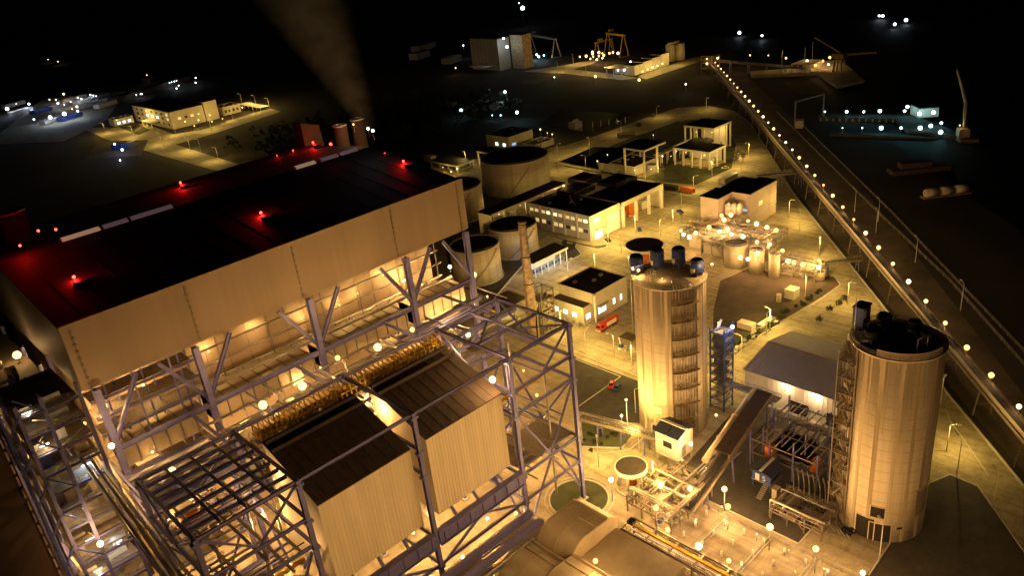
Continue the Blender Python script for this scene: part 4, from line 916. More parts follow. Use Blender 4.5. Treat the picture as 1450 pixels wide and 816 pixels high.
def pipe_rack(name, label, x0, y0, x1, y1, hs, nx, ny, npipe, m='steelb', pm=('pipe','grey','duct','steelb')):
    t = thing(name, label, 'pipe rack', ((x0+x1)/2,(y0+y1)/2,0)); H = max(hs)
    for i in range(nx+1):
        for j in range(ny+1):
            x, y = x0+(x1-x0)*i/nx, y0+(y1-y0)*j/ny; MB().hbeam((x,y,0),(x,y,H+.2),.35).build('column',m,t)
            if j < ny and (i+j) % 2: MB().beam((x,y,H*.2),(x,y+(y1-y0)/ny,H),.16).build('brace',m,t)
    for h in hs:
        for i in range(nx+1): x = x0+(x1-x0)*i/nx; MB().hbeam((x,y0,h),(x,y1,h),.28,.4).build('beam',m,t)
        for j in range(ny+1): y = y0+(y1-y0)*j/ny; MB().hbeam((x0,y,h-.02),(x1,y,h-.02),.28,.4).build('beam',m,t)
        for k in range(npipe):
            r = rnd.uniform(.12,.34)
            if k % 3: y = rnd.uniform(y0,y1); MB().tube((x0-.5,y,h+.3+r),(x1+.5,y,h+.3+r),r,7).build('pipe',rnd.choice(pm),t)
            else: x = rnd.uniform(x0,x1); MB().poly([(x,y0-.4,h+.9),(x,y1+.3,h+.9),(x,y1+.3,.4)],r,7).build('pipe',rnd.choice(pm),t)
        for k in range(3):
            xx = rnd.uniform(x0,x1-3); yy = rnd.uniform(y0,y1-3); MB().box((xx,yy,h+.22),(xx+3,yy+3,h+.3)).build('grating','grate',t)
    MB().rail([(x0,y0,H+.3),(x1,y0,H+.3),(x1,y1,H+.3)],1.1,.05,2).build('handrail',m,t)
    for k in range(5):
        xx = rnd.uniform(x0+1,x1-1); yy = rnd.uniform(y0+1,y1-1); MB().cyl(xx,yy,.05,rnd.uniform(1,2.6),rnd.uniform(.4,.8),12).build('valve_pot',rnd.choice(('pipe','duct','bluepaint')),t)
    return t
pipe_rack('pipe_rack','crowded pipe rack between the round canopy and the slab of posts',133,98.6,152,113,(3.2,5.6),5,3,10)
pipe_rack('pipe_rack','low pipe rack at the foot of the filter boxes before the girder',56,99,88,113,(4,7),5,2,9)
pipe_rack('pipe_rack','dim pipe rack between blue cabin and right silo',154,68,162,82,(2.6,5),2,3,7)
pipe_rack('pipe_rack','pipe rack under the yellow beam and red pipe',120,66,124,103,(3,),1,5,5)
# ================================================================== TANKS, CHIMNEY
def tank(x, y, r, h, label, m='tank', top='black'):
    t = thing('storage_tank', label, 'tank', (x,y,0))
    MB().cyl(x,y,0,h-.2,r,72).build('shell',m,t); MB().cyl(x,y,h-.5,h-.05,r-.3,64,r-.6).build('roof',top,t)
    MB().ring(x,y,h-.199,h+.15,r-.3,r+.18,72).build('rim',m,t)
    mb = MB()
    for k in range(1,7): mb.ring(x,y,h*k/7-.04,h*k/7+.04,r,r+.05,72)
    for k in range(18): a = k*PI/9; mb.beam((x+r*math.cos(a),y+r*math.sin(a),.1),(x+r*math.cos(a),y+r*math.sin(a),h-.3),.12)
    mb.build('plate_seams','stack',t,kind='stuff')
    MB().ring(x,y,0,.5,r,r+.8,64).build('base_ring','kerb',t)
    mb = MB()                                                    # spiral stair
    n = 26
    for k in range(n):
        a = -2.6+k*.05*12/r; mb.obox((x+(r+.55)*math.cos(a),y+(r+.55)*math.sin(a),.4+k*(h-.6)/n),(1.1,.7,.12),a)
    mb.build('spiral_stair','steelb',t)
    mb = MB(); mb.rail([(x+r*math.cos(2*PI*k/24),y+r*math.sin(2*PI*k/24),h+.15) for k in range(25)],1,.045,4); mb.build('handrail','steelb',t)
    MB().ring(x,y,h-1.6,h-1.3,r,r+.28,72).build('wind_girder',m,t)
    return t
tank(327,352,21,20,'largest storage tank with flat dark roof behind the tan long roof')
tank(271,345,16,18.5,'storage tank half hidden behind the boiler house right end')
tank(251,277,12,14.5,'storage tank right behind the mottled chimney')
tank(219,269.5,11.6,16.5,'storage tank nearest the steel frame end')
lamp((312,322,5), 4200, 'lamp washing the lower wall of the largest tank', None, SODY, 'bulb', .25, 4.8, 'mast_lamp'); lamp((333,322,6), 3000, 'second lamp washing the right wall of the largest tank', None, SODY, 'bulb', .25, 5.8, 'mast_lamp')
lamp((289,322,5), 2600, 'lamp between the half hidden tank and the largest tank', None, SODY, 'bulb', .25, 4.8, 'mast_lamp')
lamp((243,257,4), 1800, 'white lamp beside the tank behind the chimney', None, WHT, 'bulbw', .25, 3.8, 'mast_lamp')
lamp((232,252,4), 1500, 'low lamp between the two nearer tanks', None, SODY, 'bulb', .25, 3.8, 'mast_lamp')
t = thing('chimney', 'slender mottled tan chimney with dark rings beside the steel frame', 'chimney', (187,201,0))
MB().cyl(187,201,0,50.5,2.3,28,1.45).build('shaft','stack',t)
for z in (14,26,37,50): r = 2.3-.017*z; MB().ring(187,201,z,z+.35,r-.1,r+.16,28).build('ring','black',t)
MB().ring(187,201,50.36,50.7,1.1,1.55,24).build('rim','stack',t)
mb = MB(); mb.beam((184.4,201,0),(185.4,201,50),.12); mb.beam((184.4,200.4,0),(185.4,200.5,50),.12)
for k in range(60): mb.beam((184.4+k*.0166,200.4,k*.83),(184.4+k*.0166,201,k*.83),.08)
mb.build('ladder','steelb',t)
t = thing('pipe_tower', 'dark scaffold tower full of pipes at the right of the chimney', 'pipe tower', (197,205,0))
for x in (193.5,200.5):
    for y in (202,208): MB().hbeam((x,y,0),(x,y,19),.4).build('column','steelb',t)
for k in range(6):
    for p,q in (((193.5,202),(200.5,202)),((200.5,202),(200.5,208)),((193.5,208),(200.5,208)),((193.5,202),(193.5,208))): MB().beam((*p,1+k*3.5),(*q,1+k*3.5),.3).build('beam','steelb',t)
    if k < 5: MB().beam((193.5,202,1+k*3.5),(200.5,202,4.5+k*3.5),.2).build('brace','steelb',t)
for k in range(8): MB().tube((194.2+k*.8,204+k%3,0),(194.2+k*.8,204+k%3,17+k%4),.22,6).build('pipe','grey',t)
for k in range(3): MB().box((193.7,202.2,4.6+k*5.2),(200.3,207.8,4.75+k*5.2)).build('platform','grate',t)
t = thing('lit_shelter', 'low flat shelter glowing yellow inside between chimney and tanks', 'shelter', (196,228,0))
MB().box((189,222,7),(205,234,7.4)).build('roof','bagroof',t)
for x in (189.5,197,204.5):
    for y in (222.5,233.5): MB().box((x-.2,y-.2,0),(x+.2,y+.2,7)).build('post','steel',t)
MB().box((189,232,1),(205,232.3,6)).build('back_wall','yellow',t); MB().box((189,222,.1),(205,234,.3)).build('floor','concrete',t)
lamp((197,226,6.2), 1800, 'lamp hanging inside the low shelter near the chimney', None, (.95,.9,.3), 'bulb', .3, -.6)

# ================================================================== BUILDINGS
def hall(name, label, cat, x0, y0, x1, y1, h, wall='wall', roof='roofd', par=.5):
    t = thing(name, label, cat, ((x0+x1)/2,(y0+y1)/2,0)); w = .3
    MB().box((x0,y0,0),(x1,y0+w,h)).build('wall',wall,t); MB().box((x0,y1-w,0),(x1,y1,h)).build('wall',wall,t)
    MB().box((x0,y0+w+.01,0),(x0+w,y1-w-.01,h)).build('wall',wall,t); MB().box((x1-w,y0+w+.01,0),(x1,y1-w-.01,h)).build('wall',wall,t)
    MB().box((x0+w+.01,y0+w+.01,h-.6),(x1-w-.01,y1-w-.01,h-.25)).build('roof',roof,t)
    for a,b in (((x0-.12,y0-.12),(x1+.12,y0+.3)),((x0-.12,y1-.3),(x1+.12,y1+.12)),((x0-.12,y0+.31),(x0+.3,y1-.31)),((x1-.3,y0+.31),(x1+.12,y1-.31))): MB().box((*a,h+.002),(*b,h+.18)).build('coping','kerb',t)
    for k in range(3):
        xx, yy = x0+(x1-x0)*(.2+.27*k), y0+(y1-y0)*rnd.uniform(.2,.8); MB().box((xx,yy,h-.24),(xx+1.6,yy+1.1,h+.7)).build('roof_unit','grey',t)
    MB().tube((x0-.16,y0+.6,0),(x0-.16,y0+.6,h),.09,6).build('downpipe','grey',t); MB().tube((x0+1,y0-.16,0),(x0+1,y0-.16,h),.09,6).build('downpipe','grey',t)
    return t
def win_x(t, x, y0, y1, z0, z1, m, s=-1):          # window on a wall facing -X
    f = MB().box((x-.06,y0-.12,z0-.12),(x-.002,y1+.12,z1+.12)).build('window','white',t)
    MB().box((x-.10,y0,z0),(x-.061,y1,z1)).build('pane',m,f)
    MB().box((x-.13,(y0+y1)/2-.06,z0),(x-.101,(y0+y1)/2+.06,z1)).build('mullion','white',f); return f
def win_y(t, y, x0, x1, z0, z1, m):
    f = MB().box((x0-.12,y-.06,z0-.12),(x1+.12,y-.002,z1+.12)).build('window','white',t)
    MB().box((x0,y-.10,z0),(x1,y-.061,z1)).build('pane',m,f)
    MB().box(((x0+x1)/2-.06,y-.13,z0),((x0+x1)/2+.06,y-.101,z1)).build('mullion','white',f); return f
# workshop
t = hall('workshop', 'large two storey workshop with open lit bays and dark flat roof', 'workshop', 280.4,251.3,303.6,295.4,13.2)
MB().box((303.61,249.4,11.2),(338.6,250.2,13.6)).build('fascia','wall',t); MB().box((303.61,250.21,12.6),(338.6,274,13.1)).build('roof','roofd',t)
MB().box((303.61,262,0),(338.6,262.3,12.59)).build('back_wall','wall',t); MB().box((338.3,249.4,0),(338.6,261.9,11.19)).build('end_wall','wall',t)
for x in (304.4,315.5,326.5,337.4): MB().box((x-.6,249.5,0),(x+.6,250.9,11.19)).build('pillar','white',t)
for k in range(6):
    y = 251.9+k*8.56; MB().box((280.0,y-.35,0),(280.38,y+.35,13.0)).build('pilaster','white',t)
for k in range(5):
    y = 252.8+k*8.56
    for j in range(2):
        win_x(t,280.39,y+.7+j*3.6,y+3.1+j*3.6,9.4,11.0,'winy' if (k+j)%3 else 'wint'); win_x(t,280.39,y+.7+j*3.6,y+3.3+j*3.6,3.8,5.8,'winy' if (k*2+j)%3 else 'glass')
    MB().box((280.2,y,6.9),(280.38,y+7.6,7.2)).build('string_course','kerb',t)
win_y(t,251.29,283.2,286.6,9,11.2,'wint')
MB().box((283,250.9,.1),(288.4,251.28,4.6)).build('door','wint',t); MB().box((282.6,249.6,5),(288.8,251.28,5.4)).build('porch_roof','kerb',t)
MB().box((293,250.9,.1),(302,251.28,9.8)).build('bay_door','winy',t)
for z in (3,6): MB().box((293,250.85,z),(302,250.899,z+.2)).build('door_rail','white',t)
MB().box((317,256,.1),(325,261,9.5)).build('orange_crane_cab','orange',t); MB().box((306,255.5,.1),(313.5,261.5,5)).build('machine','pipe',t); MB().box((329,257,.1),(334,261,4)).build('machine','white',t)
for x0,y0,x1,y1,h in ((318,286,331,300,15.5),(300,278,316,292,15),(322,268,340,282,14.8)):
    MB().box((x0,y0,12.7),(x1,y1,h)).build('roof_house','roofd',t); MB().rail([(x0,y0,h),(x1,y0,h),(x1,y1,h)],1.1,.07,3).build('roof_rail','steelb',t)
MB().poly([(290,270,13.1),(290,270,13.6),(299,282,13.6),(303,282,13.6)],.25).build('roof_pipe','grey',t)
for p, w in (((309,254,9.5),1500),((320.5,253,9.5),1500),((332,253,9.5),1500),((297.5,249,9),900)): lamp(p, w, 'lamp inside an open bay of the large workshop', 'workshop bay lamps', SODY, 'bulb', .25, -1.6)
t = thing('long_canopy', 'long flat roof over lit bays between tanks and workshop', 'canopy', (290,303,0))
MB().box((258,300.6,12.2),(318,311,12.7)).build('roof','roofd',t); MB().box((258,300,11.9),(318,300.59,12.8)).build('fascia','white',t); MB().box((258,310.6,0),(318,311,12.19)).build('back_wall','wall',t)
for k in range(8): MB().box((259+k*8.2,300.1,0),(259.7+k*8.2,300.9,11.89)).build('pillar','white',t)
for k in range(7): MB().box((261+k*8.2,307,.1),(265+k*8.2,310.4,5+k%3)).build('machine','pipe',t)
for x in (266,282,300): lamp((x,303,10), 1500, 'lamp under the long flat roof by the tanks', 'lamps under the long canopy', SODY, 'bulb', .3, -1.6)
lamp((307.5, 293.7, 15), 3600, 'starry lamp on the roof edge between tank and workshop', None, SOD, 'bulb', .5, 1.8)
# two level building by the fire truck
t = hall('service_building', 'two level tan building with bright white windows beside the fire truck', 'building', 214.6,193.4,235.4,212.8,12)
MB().box((209.3,194.8,0),(209.6,212.6,7.8)).build('wall','wall',t); MB().box((209.61,194.8,0),(214.58,195.1,7.8)).build('wall','wall',t); MB().box((209.61,212.3,0),(214.58,212.6,7.8)).build('wall','wall',t)
MB().box((209.61,195.11,7.3),(214.58,212.29,7.6)).build('low_roof','bagroof',t); MB().box((214.1,192.6,0),(214.9,193.39,11.9)).build('pilaster','white',t)
for y in (198.5,203.5,208.5): win_x(t,209.29,y,y+2.4,2.6,4.6,'winw')
win_y(t,194.79,210.6,213.2,2,4.4,'winw'); win_y(t,193.39,216.6,221.4,2.4,5.2,'winw'); win_y(t,193.39,226,227.4,3,5.6,'winw'); win_y(t,193.39,230.6,231.8,3,5.6,'winw')
MB().box((216,191.4,6.0),(222.4,193.38,6.3)).build('awning','kerb',t)
for k in range(4):
    x, y = 207.5, 196+k*4; cabinet((x,y,.03),'air conditioning unit by the white windows of the tan building','grey',(1.3,.9,1.5),'units along the tan building')
# blue lit pump shed
t = thing('pump_shed', 'open shed lit blue white inside with a dark lean roof', 'shed', (243,248,0))
MB().add([(231,243.6,7.6),(254.3,243.6,7.6),(254.3,252.4,8.2),(231,252.4,8.2),(231,243.6,7.9),(254.3,243.6,7.9),(254.3,252.4,8.5),(231,252.4,8.5)],[(3,2,1,0),(4,5,6,7),(0,1,5,4),(1,2,6,5),(2,3,7,6),(3,0,4,7)]).build('roof','roofd',t)
MB().box((231,243.3,6.9),(254.3,243.59,7.95)).build('fascia','white',t); MB().box((232,251.8,0),(253.6,252.1,7.6)).build('back_wall','white',t); MB().box((231.5,243.7,.03),(253.8,251.7,.5)).build('plinth','concrete',t)
for k in range(6): MB().box((232+k*4.3,244,.5),(232.4+k*4.3,244.4,7.3)).build('post','white',t)
for k in range(5): MB().tube((234+k*4.3,247,1.4),(236.4+k*4.3,247,1.4),.7,12).build('pump','bluepaint',t)
for x in (235.5,241,246.5,251.5): lamp((x,246,6.4), 1900, 'cold white lamp under the roof of the blue lit shed', 'lamps in the blue lit shed', (.5,.75,1), 'bulbw', .28, -.9)
lamp((229.5,245,5), 500, 'cold white lamp outside the left end of the blue lit shed', None, (.6,.8,1), 'bulbw', .28, 4.9)
# pavilions and pump halls
def pavilion(x0,y0,x1,y1,h,label,nx,ny):
    t = thing('pavilion', label, 'pavilion', ((x0+x1)/2,(y0+y1)/2,0))
    MB().box((x0-.6,y0-.6,h-1.2),(x1+.6,y1+.6,h)).build('roof_edge','white',t); MB().box((x0-.4,y0-.4,h+.003),(x1+.4,y1+.4,h+.12)).build('roof','roofd',t)
    for i in range(nx+1):
        for y in (y0,y1): MB().box((x0+(x1-x0)*i/nx-.45,y-.45,0),(x0+(x1-x0)*i/nx+.45,y+.45,h-1.21)).build('column','white',t)
    for j in range(1,ny):
        for x in (x0,x1): MB().box((x-.45,y0+(y1-y0)*j/ny-.45,0),(x+.45,y0+(y1-y0)*j/ny+.45,h-1.21)).build('column','white',t)
    MB().box((x0+.5,y0+.5,.03),(x1-.5,y1-.5,1.2)).build('plinth','concrete',t)
    MB().box((x1-2,y0+1,1.21),(x1-1.7,y1-1,h-1.6)).build('inner_wall','white',t)
    for k in range(4): MB().tube((x0+3+k*(x1-x0-6)/4,y0+3,1.2),(x0+3+k*(x1-x0-6)/4,y0+3,4.4),.9,12).build('machine','pipe' if k % 2 else 'white',t)
    MB().rail([(x0,y0,1.2),(x1,y0,1.2)],1.2,.07,3).build('handrail','grey',t)
    return t
pavilion(437,281.5,457,303,17,'far open pavilion with lit columns and dark flat roof by the road bend',3,3)
for p in ((441,285,13),(447,284,13),(441,297,12),(452,290,12)): lamp(p, 4000, 'lamp inside the far open pavilion', 'lamps in the far pavilion', SODY, 'bulb', .4, -2.6)
pavilion(407,265,424,290,11.2,'nearer open pavilion with bright interior below the far one',2,4)
for p in ((409.5,270,8),(413,276,8),(410,284,8)): lamp(p, 3200, 'lamp inside the nearer open pavilion', 'lamps in the nearer pavilion', SODY, 'bulb', .4, -1.8)
t = thing('round_basin', 'round dark basin roof between the two pavilions', 'basin', (432,282,0)); MB().cyl(431,287,0,9.5,8,32).build('drum','wall',t); MB().cyl(431,287,9.51,9.8,8.2,32).build('lid','roofd',t)
t = hall('pump_hall', 'tall open framed pump hall with blazing lower wall', 'pump hall', 376,298,398,318,6)
for x,y in ((375.4,290),(375.4,304.8),(388.7,290),(396.4,309)): MB().box((x-.5,y-.5,0),(x+.5,y+.5,17)).build('column','white',t)
MB().box((375,289.5,16.6),(376,305.3,17.6)).build('beam','white',t); MB().box((376.1,289.5,16.6),(397,290.3,17.6)).build('beam','white',t); MB().box((376.1,290.31,17),(397,309.5,17.5)).build('roof','roofd',t)
MB().box((376,290.5,.03),(397,297.8,.4)).build('floor','concrete',t); MB().box((386,291,.41),(391,296,5)).build('machine','pipe',t)
for p, w in (((373.6,296,5),6500),((380,288.5,5),6500),((386,287.5,4),2400)): lamp(p, w, 'blazing lamp at the wall of the tall pump hall', 'lamps at the pump hall', SODY, 'bulb', .35, 4.5)
lamp((380.3, 280, 14), 4200, 'starry lamp on a post right of the tall pump hall', None, SOD, 'bulb', .55, 13.5, 'mast_lamp')
for p in ((430.2, 323.8, 10),(382.4, 324.4, 9),(381.6, 332.5, 4)): lamp(p, 1500, 'lamp on a post beside the dark basins', 'lamps beside the basins', SODY, 'bulb', .45, 3.8, 'mast_lamp')
t = thing('low_white_wall', 'low white wall of posts left of the tall pump hall', 'wall', (376.5,315,0))
MB().box((375.8,306,0),(376.3,326,5.2)).build('wall_body','white',t)
for k in range(6): MB().box((375.4,306.3+k*3.9,0),(375.79,306.9+k*3.9,5.6)).build('post','white',t)
t = thing('pipe_trestle', 'pale pipe trestle linking pump hall and far pavilion', 'pipe trestle', (412,300,0))
for k in range(6):
    x = 400+k*7; MB().box((x-.2,296,0),(x+.2,296.4,7)).build('leg','white',t); MB().box((x-.2,300,0),(x+.2,300.4,7)).build('leg','white',t)
MB().box((398,295.8,7.01),(437,300.6,7.4)).build('deck','pipe',t)
for y in (296.6,298,299.4): MB().tube((398,y,7.8),(437,y,7.8),.4,8).build('pipe','pipe',t)
for p in ((406.9, 288.7, 9),(417.9, 291.6, 9),(399.3, 287.6, 8)): lamp(p, 800, 'small lamp along the pale pipe trestle', 'lamps along the pipe trestle', SODY, 'bulb', .35, 1.5)
# pink building with silos in front
t = thing('batching_building', 'pinkish block building with stepped tower and three white tanks', 'building', (340,205,0))
MB().box((320.7,204,0),(334.8,213.9,17.6)).build('tower','pink',t); MB().box((320.4,203.7,17.61),(335.1,214.2,17.95)).build('tower_roof','roofd',t)
MB().box((333.4,194.3,0),(359.2,203.95,17.6)).build('main_block','pink',t); MB().box((333.1,194,17.61),(359.5,204.2,17.95)).build('main_roof','roofd',t)
MB().box((334.85,204.25,0),(359.2,213.9,16.5)).build('rear_block','pink',t); MB().box((334.9,204.3,16.51),(359.2,214,16.8)).build('rear_roof','roofd',t)
MB().box((321,195,0),(333.35,203.95,8.6)).build('shelf','pink',t); MB().rail([(321,195,8.6),(333,195,8.6)],1.2,.07).build('shelf_rail','grey',t)
win_y(t,194.29,342,345.4,9.2,11.4,'winy'); f = win_x(t,333.39,195.2,198.8,7.6,9.8,'winb')
MB().box((333.3,194.0,6.2),(359.2,194.29,6.6)).build('string_course','kerb',t)
for k,y in enumerate((201.6,199.2,196.8)):
    t = thing('white_tank', ('first','middle','last')[k]+' of three white tanks on the shelf of the pinkish building', 'tank', (326+k*1.2,y,8.6)); x = 326+k*1.2
    MB().cyl(x,y,8.7,13.8,1.5,20).build('shell','white',t); MB().cyl(x,y,13.81,14.5,1.5,20,.4).build('dome','white',t); MB().cyl(x,y,14.5,15.6,.2,8).build('vent_pipe','pipe',t); MB().ring(x,y,11,11.2,1.5,1.58,20).build('hoop','pipe',t)
for x,y,r,h,l,m in ((318.5,188.8,3.2,6.2,'squat pale tank left in the dazzling lamp yard','white'),(319.5,181,3.5,6.8,'squat pale tank right in the dazzling lamp yard','white'),(292,176.5,5.2,10.4,'broad tan tank with bright hot spot in the lamp yard','tank'),(290,156.8,2.3,10.2,'slim dark tank right of the slim grey one','tank'),(290.5,165.5,3.2,10.3,'open topped grey tank below the dazzling lamps','tank'),(297,139.5,2.0,3.4,'small tank at the far right of the lamp yard','tank'),(301,150,2.2,4.5,'small dark tank beside the slim dark tank','tank'),(306,195,4,9.5,'tan tank behind the silo drums','tank')):
    t = thing('process_tank', l, 'tank', (x,y,0)); MB().cyl(x,y,0,h,r,32).build('shell',m,t); MB().cyl(x,y,h+.01,h+.15,r-.4,28).build('lid','black',t)
    MB().ring(x,y,h-.05,h+.3,r-.3,r+.15,32).build('rim',m,t); mb = MB(); mb.rail([(x+r*math.cos(k*PI/6),y+r*math.sin(k*PI/6),h+.3) for k in range(13)],1,.06,3); mb.build('handrail','pipe',t)
    mb = MB()
    for k in (-.25,.25): mb.beam((x-r-.35,y+k,0),(x-r-.35,y+k,h),.09)
    for k in range(int(h/.5)): mb.beam((x-r-.35,y-.25,k*.5),(x-r-.35,y+.25,k*.5),.06)
    mb.build('ladder','pipe',t)
t = thing('equipment_block', 'pale box housings with pipes between the tanks of the lamp yard', 'housing', (303,178,0))
for a,b in (((296,183,0),(303,196,8)),((304,172,0),(309,188,6)),((299,199,0),(312,206,6.5)),((311,188,0),(315,196,5))): MB().box(a,b).build('housing','wall',t)
for k in range(7): MB().poly([(295+k*2.4,199,6),(295+k*2.4,199,9+k%2),(295+k*2.4,176,9+k%2),(295+k*2.4,176,4)],.22).build('pipe','pipe',t)
for k in range(4): MB().rail([(296,183+k*4,8),(303,183+k*4,8)],1.1,.06).build('handrail','pipe',t)
LYP = [(291.2, 205.2, 11),(286.5, 197.3, 11),(290.2, 196.4, 12),(299.2, 195.1, 12),(299.1, 189.4, 11),(306.5, 191.8, 14),(303.1, 187.8, 11),(311.4, 191.1, 15),(298.8, 183, 11),(301.2, 178.6, 10),(310.2, 181.5, 14),(313.4, 179, 12),(311.8, 172.8, 12),(310.7, 167.6, 12),(289.9, 165.1, 14),(286.2, 157.1, 16),(286.4, 157.8, 14.5),(281.3, 159.8, 13),(295.4, 156.1, 10),(281.8, 168.3, 9),(282.1, 164.8, 9),(290.6, 150.9, 8),(290.5, 148.2, 8),(288.4, 143.1, 9),(289, 136.7, 9),(288.1, 201.5, 11),(313.2, 197.2, 13)]
pipe_rack('pipe_rack','pale crowded pipe rack with railings among the dazzling lamps',294,168,322,196,(5.5,8.5),6,5,16,'pipe')
pipe_rack('pipe_rack','low pale pipe rack reaching toward the small far tank',293,140,304,160,(2.6,4.6),2,4,9,'pipe')
pipe_rack('pipe_rack','pipe rack between silo drums and the pinkish tower',303,198,318,214,(4.5,7),3,3,8,'pipe')
for p in LYP: lamp(p, 4200, 'dazzling lamp in the crowded yard before the pinkish building', 'dazzling lamps of the tank yard', SOD, 'bulb', .85, 3)
def block(name, label, loc, sz, m, rz=0, lid=None):
    x, y, z = loc; t = thing(name, label, name.replace('_',' '), loc)
    MB().obox(loc,sz,rz).build('body',m,t)
    mb = MB()
    for k in range(int(sz[0]/1.2)+1):
        for s in (-1,1):
            dx = -sz[0]/2+.1+k*(sz[0]-.2)/max(1,int(sz[0]/1.2)); dy = s*(sz[1]/2+.03); c,d = math.cos(rz),math.sin(rz)
            mb.obox((x+dx*c-dy*d,y+dx*d+dy*c,z+.05),(.15,.08,sz[2]-.1),rz)
    mb.build('ribs',m,t,kind='stuff'); MB().obox((x,y,z+sz[2]+.002),(sz[0]+.15,sz[1]+.15,.12),rz).build('lid',lid or m,t)
    return t
block('water_cube','pale cube housing standing on the brown ground by the lamp yard',(275.2,140.6,0),(4.6,4,4),'wall')
block('site_hut','low grey hut with dark doorway on the soil near the white tower lamp',(242.6,141.8,0),(3.4,6,2.3),'pink')
block('plank_stack','flat pale plank stack on the soil beside the hut',(250.5,137.8,0),(9,2.6,.7),'white',-.05)
block('container','long pale container parked below the nearer pavilion',(394.5,244.2,0),(14,4,2.8),'grey')
block('container','orange container beside the green container',(366.5,253,0),(2.6,8.5,2.7),'orange')
block('container','long green container near the end of the workshop',(366,268,0),(3,16,2.2),'foliage')
t = thing('drum_tank', 'small pale drum standing left of the cube housing', 'drum', (269,143,0)); MB().cyl(269,143,0,3,1,16).build('shell','wall',t); MB().cyl(269,143,3.001,3.3,1.05,16).build('lid','wall',t)
patch('clay_strip', [(237.8, 135.7),(242, 133.4),(261, 134),(259.6, 136.2)], 'soil', .12)
# north buildings
t = hall('north_building', 'flat roofed tan building with two white windows behind the largest tank', 'building', 383.6,417.6,409,441,10)
win_x(t,383.59,420.5,423.5,3,5.4,'winw'); win_x(t,383.59,428.5,431.5,3,5.4,'winw'); win_y(t,417.59,387,391,3,5,'winb')
for k in range(3): MB().box((394+k*5,417.2,.1),(397+k*5,417.58,4)).build('door','wall',t)
t = hall('north_annex', 'low dark roofed annex with lit yard beside the tan building', 'building', 392,399.5,412,412,4.2)
MB().tube((396,397,0),(396,397,5),.8,12).build('tank','pipe',t)
for p in ((417.3, 417.6, 8),(417.3, 410.6, 6),(415.7, 404.1, 6)): lamp(p, 2600, 'bright lamp at the yard behind the low annex', 'lamps at the annex yard', SODY, 'bulb', .5, 5.5)
pavilion(347.5,390,359,410,10.8,'open canopy with a cold white lamp at the rim of the largest tank',1,2)
lamp((349.3, 398.2, 9), 1800, 'cold white lamp under the canopy behind the largest tank', None, WHT, 'bulbw', .5, 1)
pavilion(330,413,344,441,4.8,'low canopy with glaring lamp behind the boiler roof corner',1,3)
for p, l in (((324.4, 421.3, 4),'glaring lamp in the low canopy behind the boiler roof'),((327.5, 410.2, 3.6),'lamp at the right end of the low canopy'),((321.2, 408.8, 3.6),'lamp at the front of the low canopy')): lamp(p, 1800, l, None, SODY, 'bulb', .5, 2)
block('white_hut','small pale hut beyond the low canopy',(340,455,0),(5,8,4),'white')
t = thing('transformer', 'grey box machine on the far side of the yellow road', 'machine', (455,418,0)); MB().box((451,413,0),(459,420,5)).build('body','pipe',t)
for k in range(4): MB().cyl(452.5+k*1.7,416,5,7,.3,8).build('insulator','white',t)
for k in range(5): t_ = thing('bollard_post', 'thin pale post in the row beside the box machine', 'post', (462+k*5,405-k*4,0), 'pale posts along the reservoir'); MB().cyl(462+k*5,405-k*4,0,4,.25,8).build('shaft','white',t_); MB().ball((462+k*5,405-k*4,4.2),.35,8).build('cap','white',t_)
# ================================================================== THE LONG CONVEYOR WITH ITS LAMPS
CA, CB = Vector((166,-1.5,0)), Vector((664,430,0)); CD = (CB-CA).normalized(); CS = Vector((CD.y,-CD.x,0)); CL = (CB-CA).length
t = thing('long_conveyor', 'very long straight belt conveyor running from the right edge to the shore', 'conveyor', (400,200,0))
zc = 9.6; cz = lambda p, z: Vector((p.x,p.y,z))
nseg = 26
for k in range(nseg):
    a, b = CA+CD*(CL*k/nseg), CA+CD*(CL*(k+1)/nseg); a2 = a+CD*.1
    MB().beam(cz(a2,zc),cz(b,zc),3.6,.25).build('deck','asphalt',t)
    for s in (-1,1): MB().hbeam(cz(a2+CS*(s*1.9),zc-.2),cz(b+CS*(s*1.9),zc-.2),.35,1.2).build('girder','steelb',t)
    MB().beam(cz(a2-CS*.2,zc+.7),cz(b-CS*.2,zc+.7),1.5,.35).build('belt','rubber',t)
    MB().beam(cz(a2-CS*1.5,zc+1.1),cz(b-CS*1.5,zc+1.1),.12,1.4).build('wind_screen','pink',t)
    m_ = a.lerp(b,.5)
    tr = MB()
    for s in (-1,1): tr.hbeam(cz(m_+CS*(s*1.6),zc-.6),cz(m_+CS*(s*2.6),0),.4)
    tr.beam(cz(m_-CS*2.2,4),cz(m_+CS*2.2,4),.25); tr.build('trestle','steelb',t)
mb = MB()
for s in (-1.9,1.9): mb.rail([tuple(cz(CA+CS*s,zc+.2)),tuple(cz(CB+CS*s,zc+.2))],1.1,.05,4)
mb.build('handrails','steelb',t,kind='stuff')
n = int(CL/16.75)
_o = 'first second third fourth fifth sixth seventh eighth ninth tenth eleventh twelfth thirteenth fourteenth fifteenth sixteenth seventeenth eighteenth nineteenth'.split()
def NUM(k): return _o[k-1] if k < 20 else {20:'twentieth',30:'thirtieth',40:'fortieth'}[k] if k in (20,30,40) else ('twenty ' if k < 30 else 'thirty ' if k < 40 else 'forty ')+_o[k%10-1]
for k in range(n+1):
    p = CA+CD*(k*16.75+6.4)+CS*1.6
    lamp((p.x,p.y,13), 2300, '%s conveyor lamp counted from the near right end' % NUM(k+1), 'lamps along the long conveyor', (1,.6,.24), 'bulb', .72, 3.2, 'conveyor_lamp')
t = thing('transfer_tower', 'dark transfer tower at the far shore end of the long conveyor', 'tower', (666,432,0))
for x in (660,672):
    for y in (426,438): MB().hbeam((x,y,0),(x,y,17),.8).build('column','steelb',t)
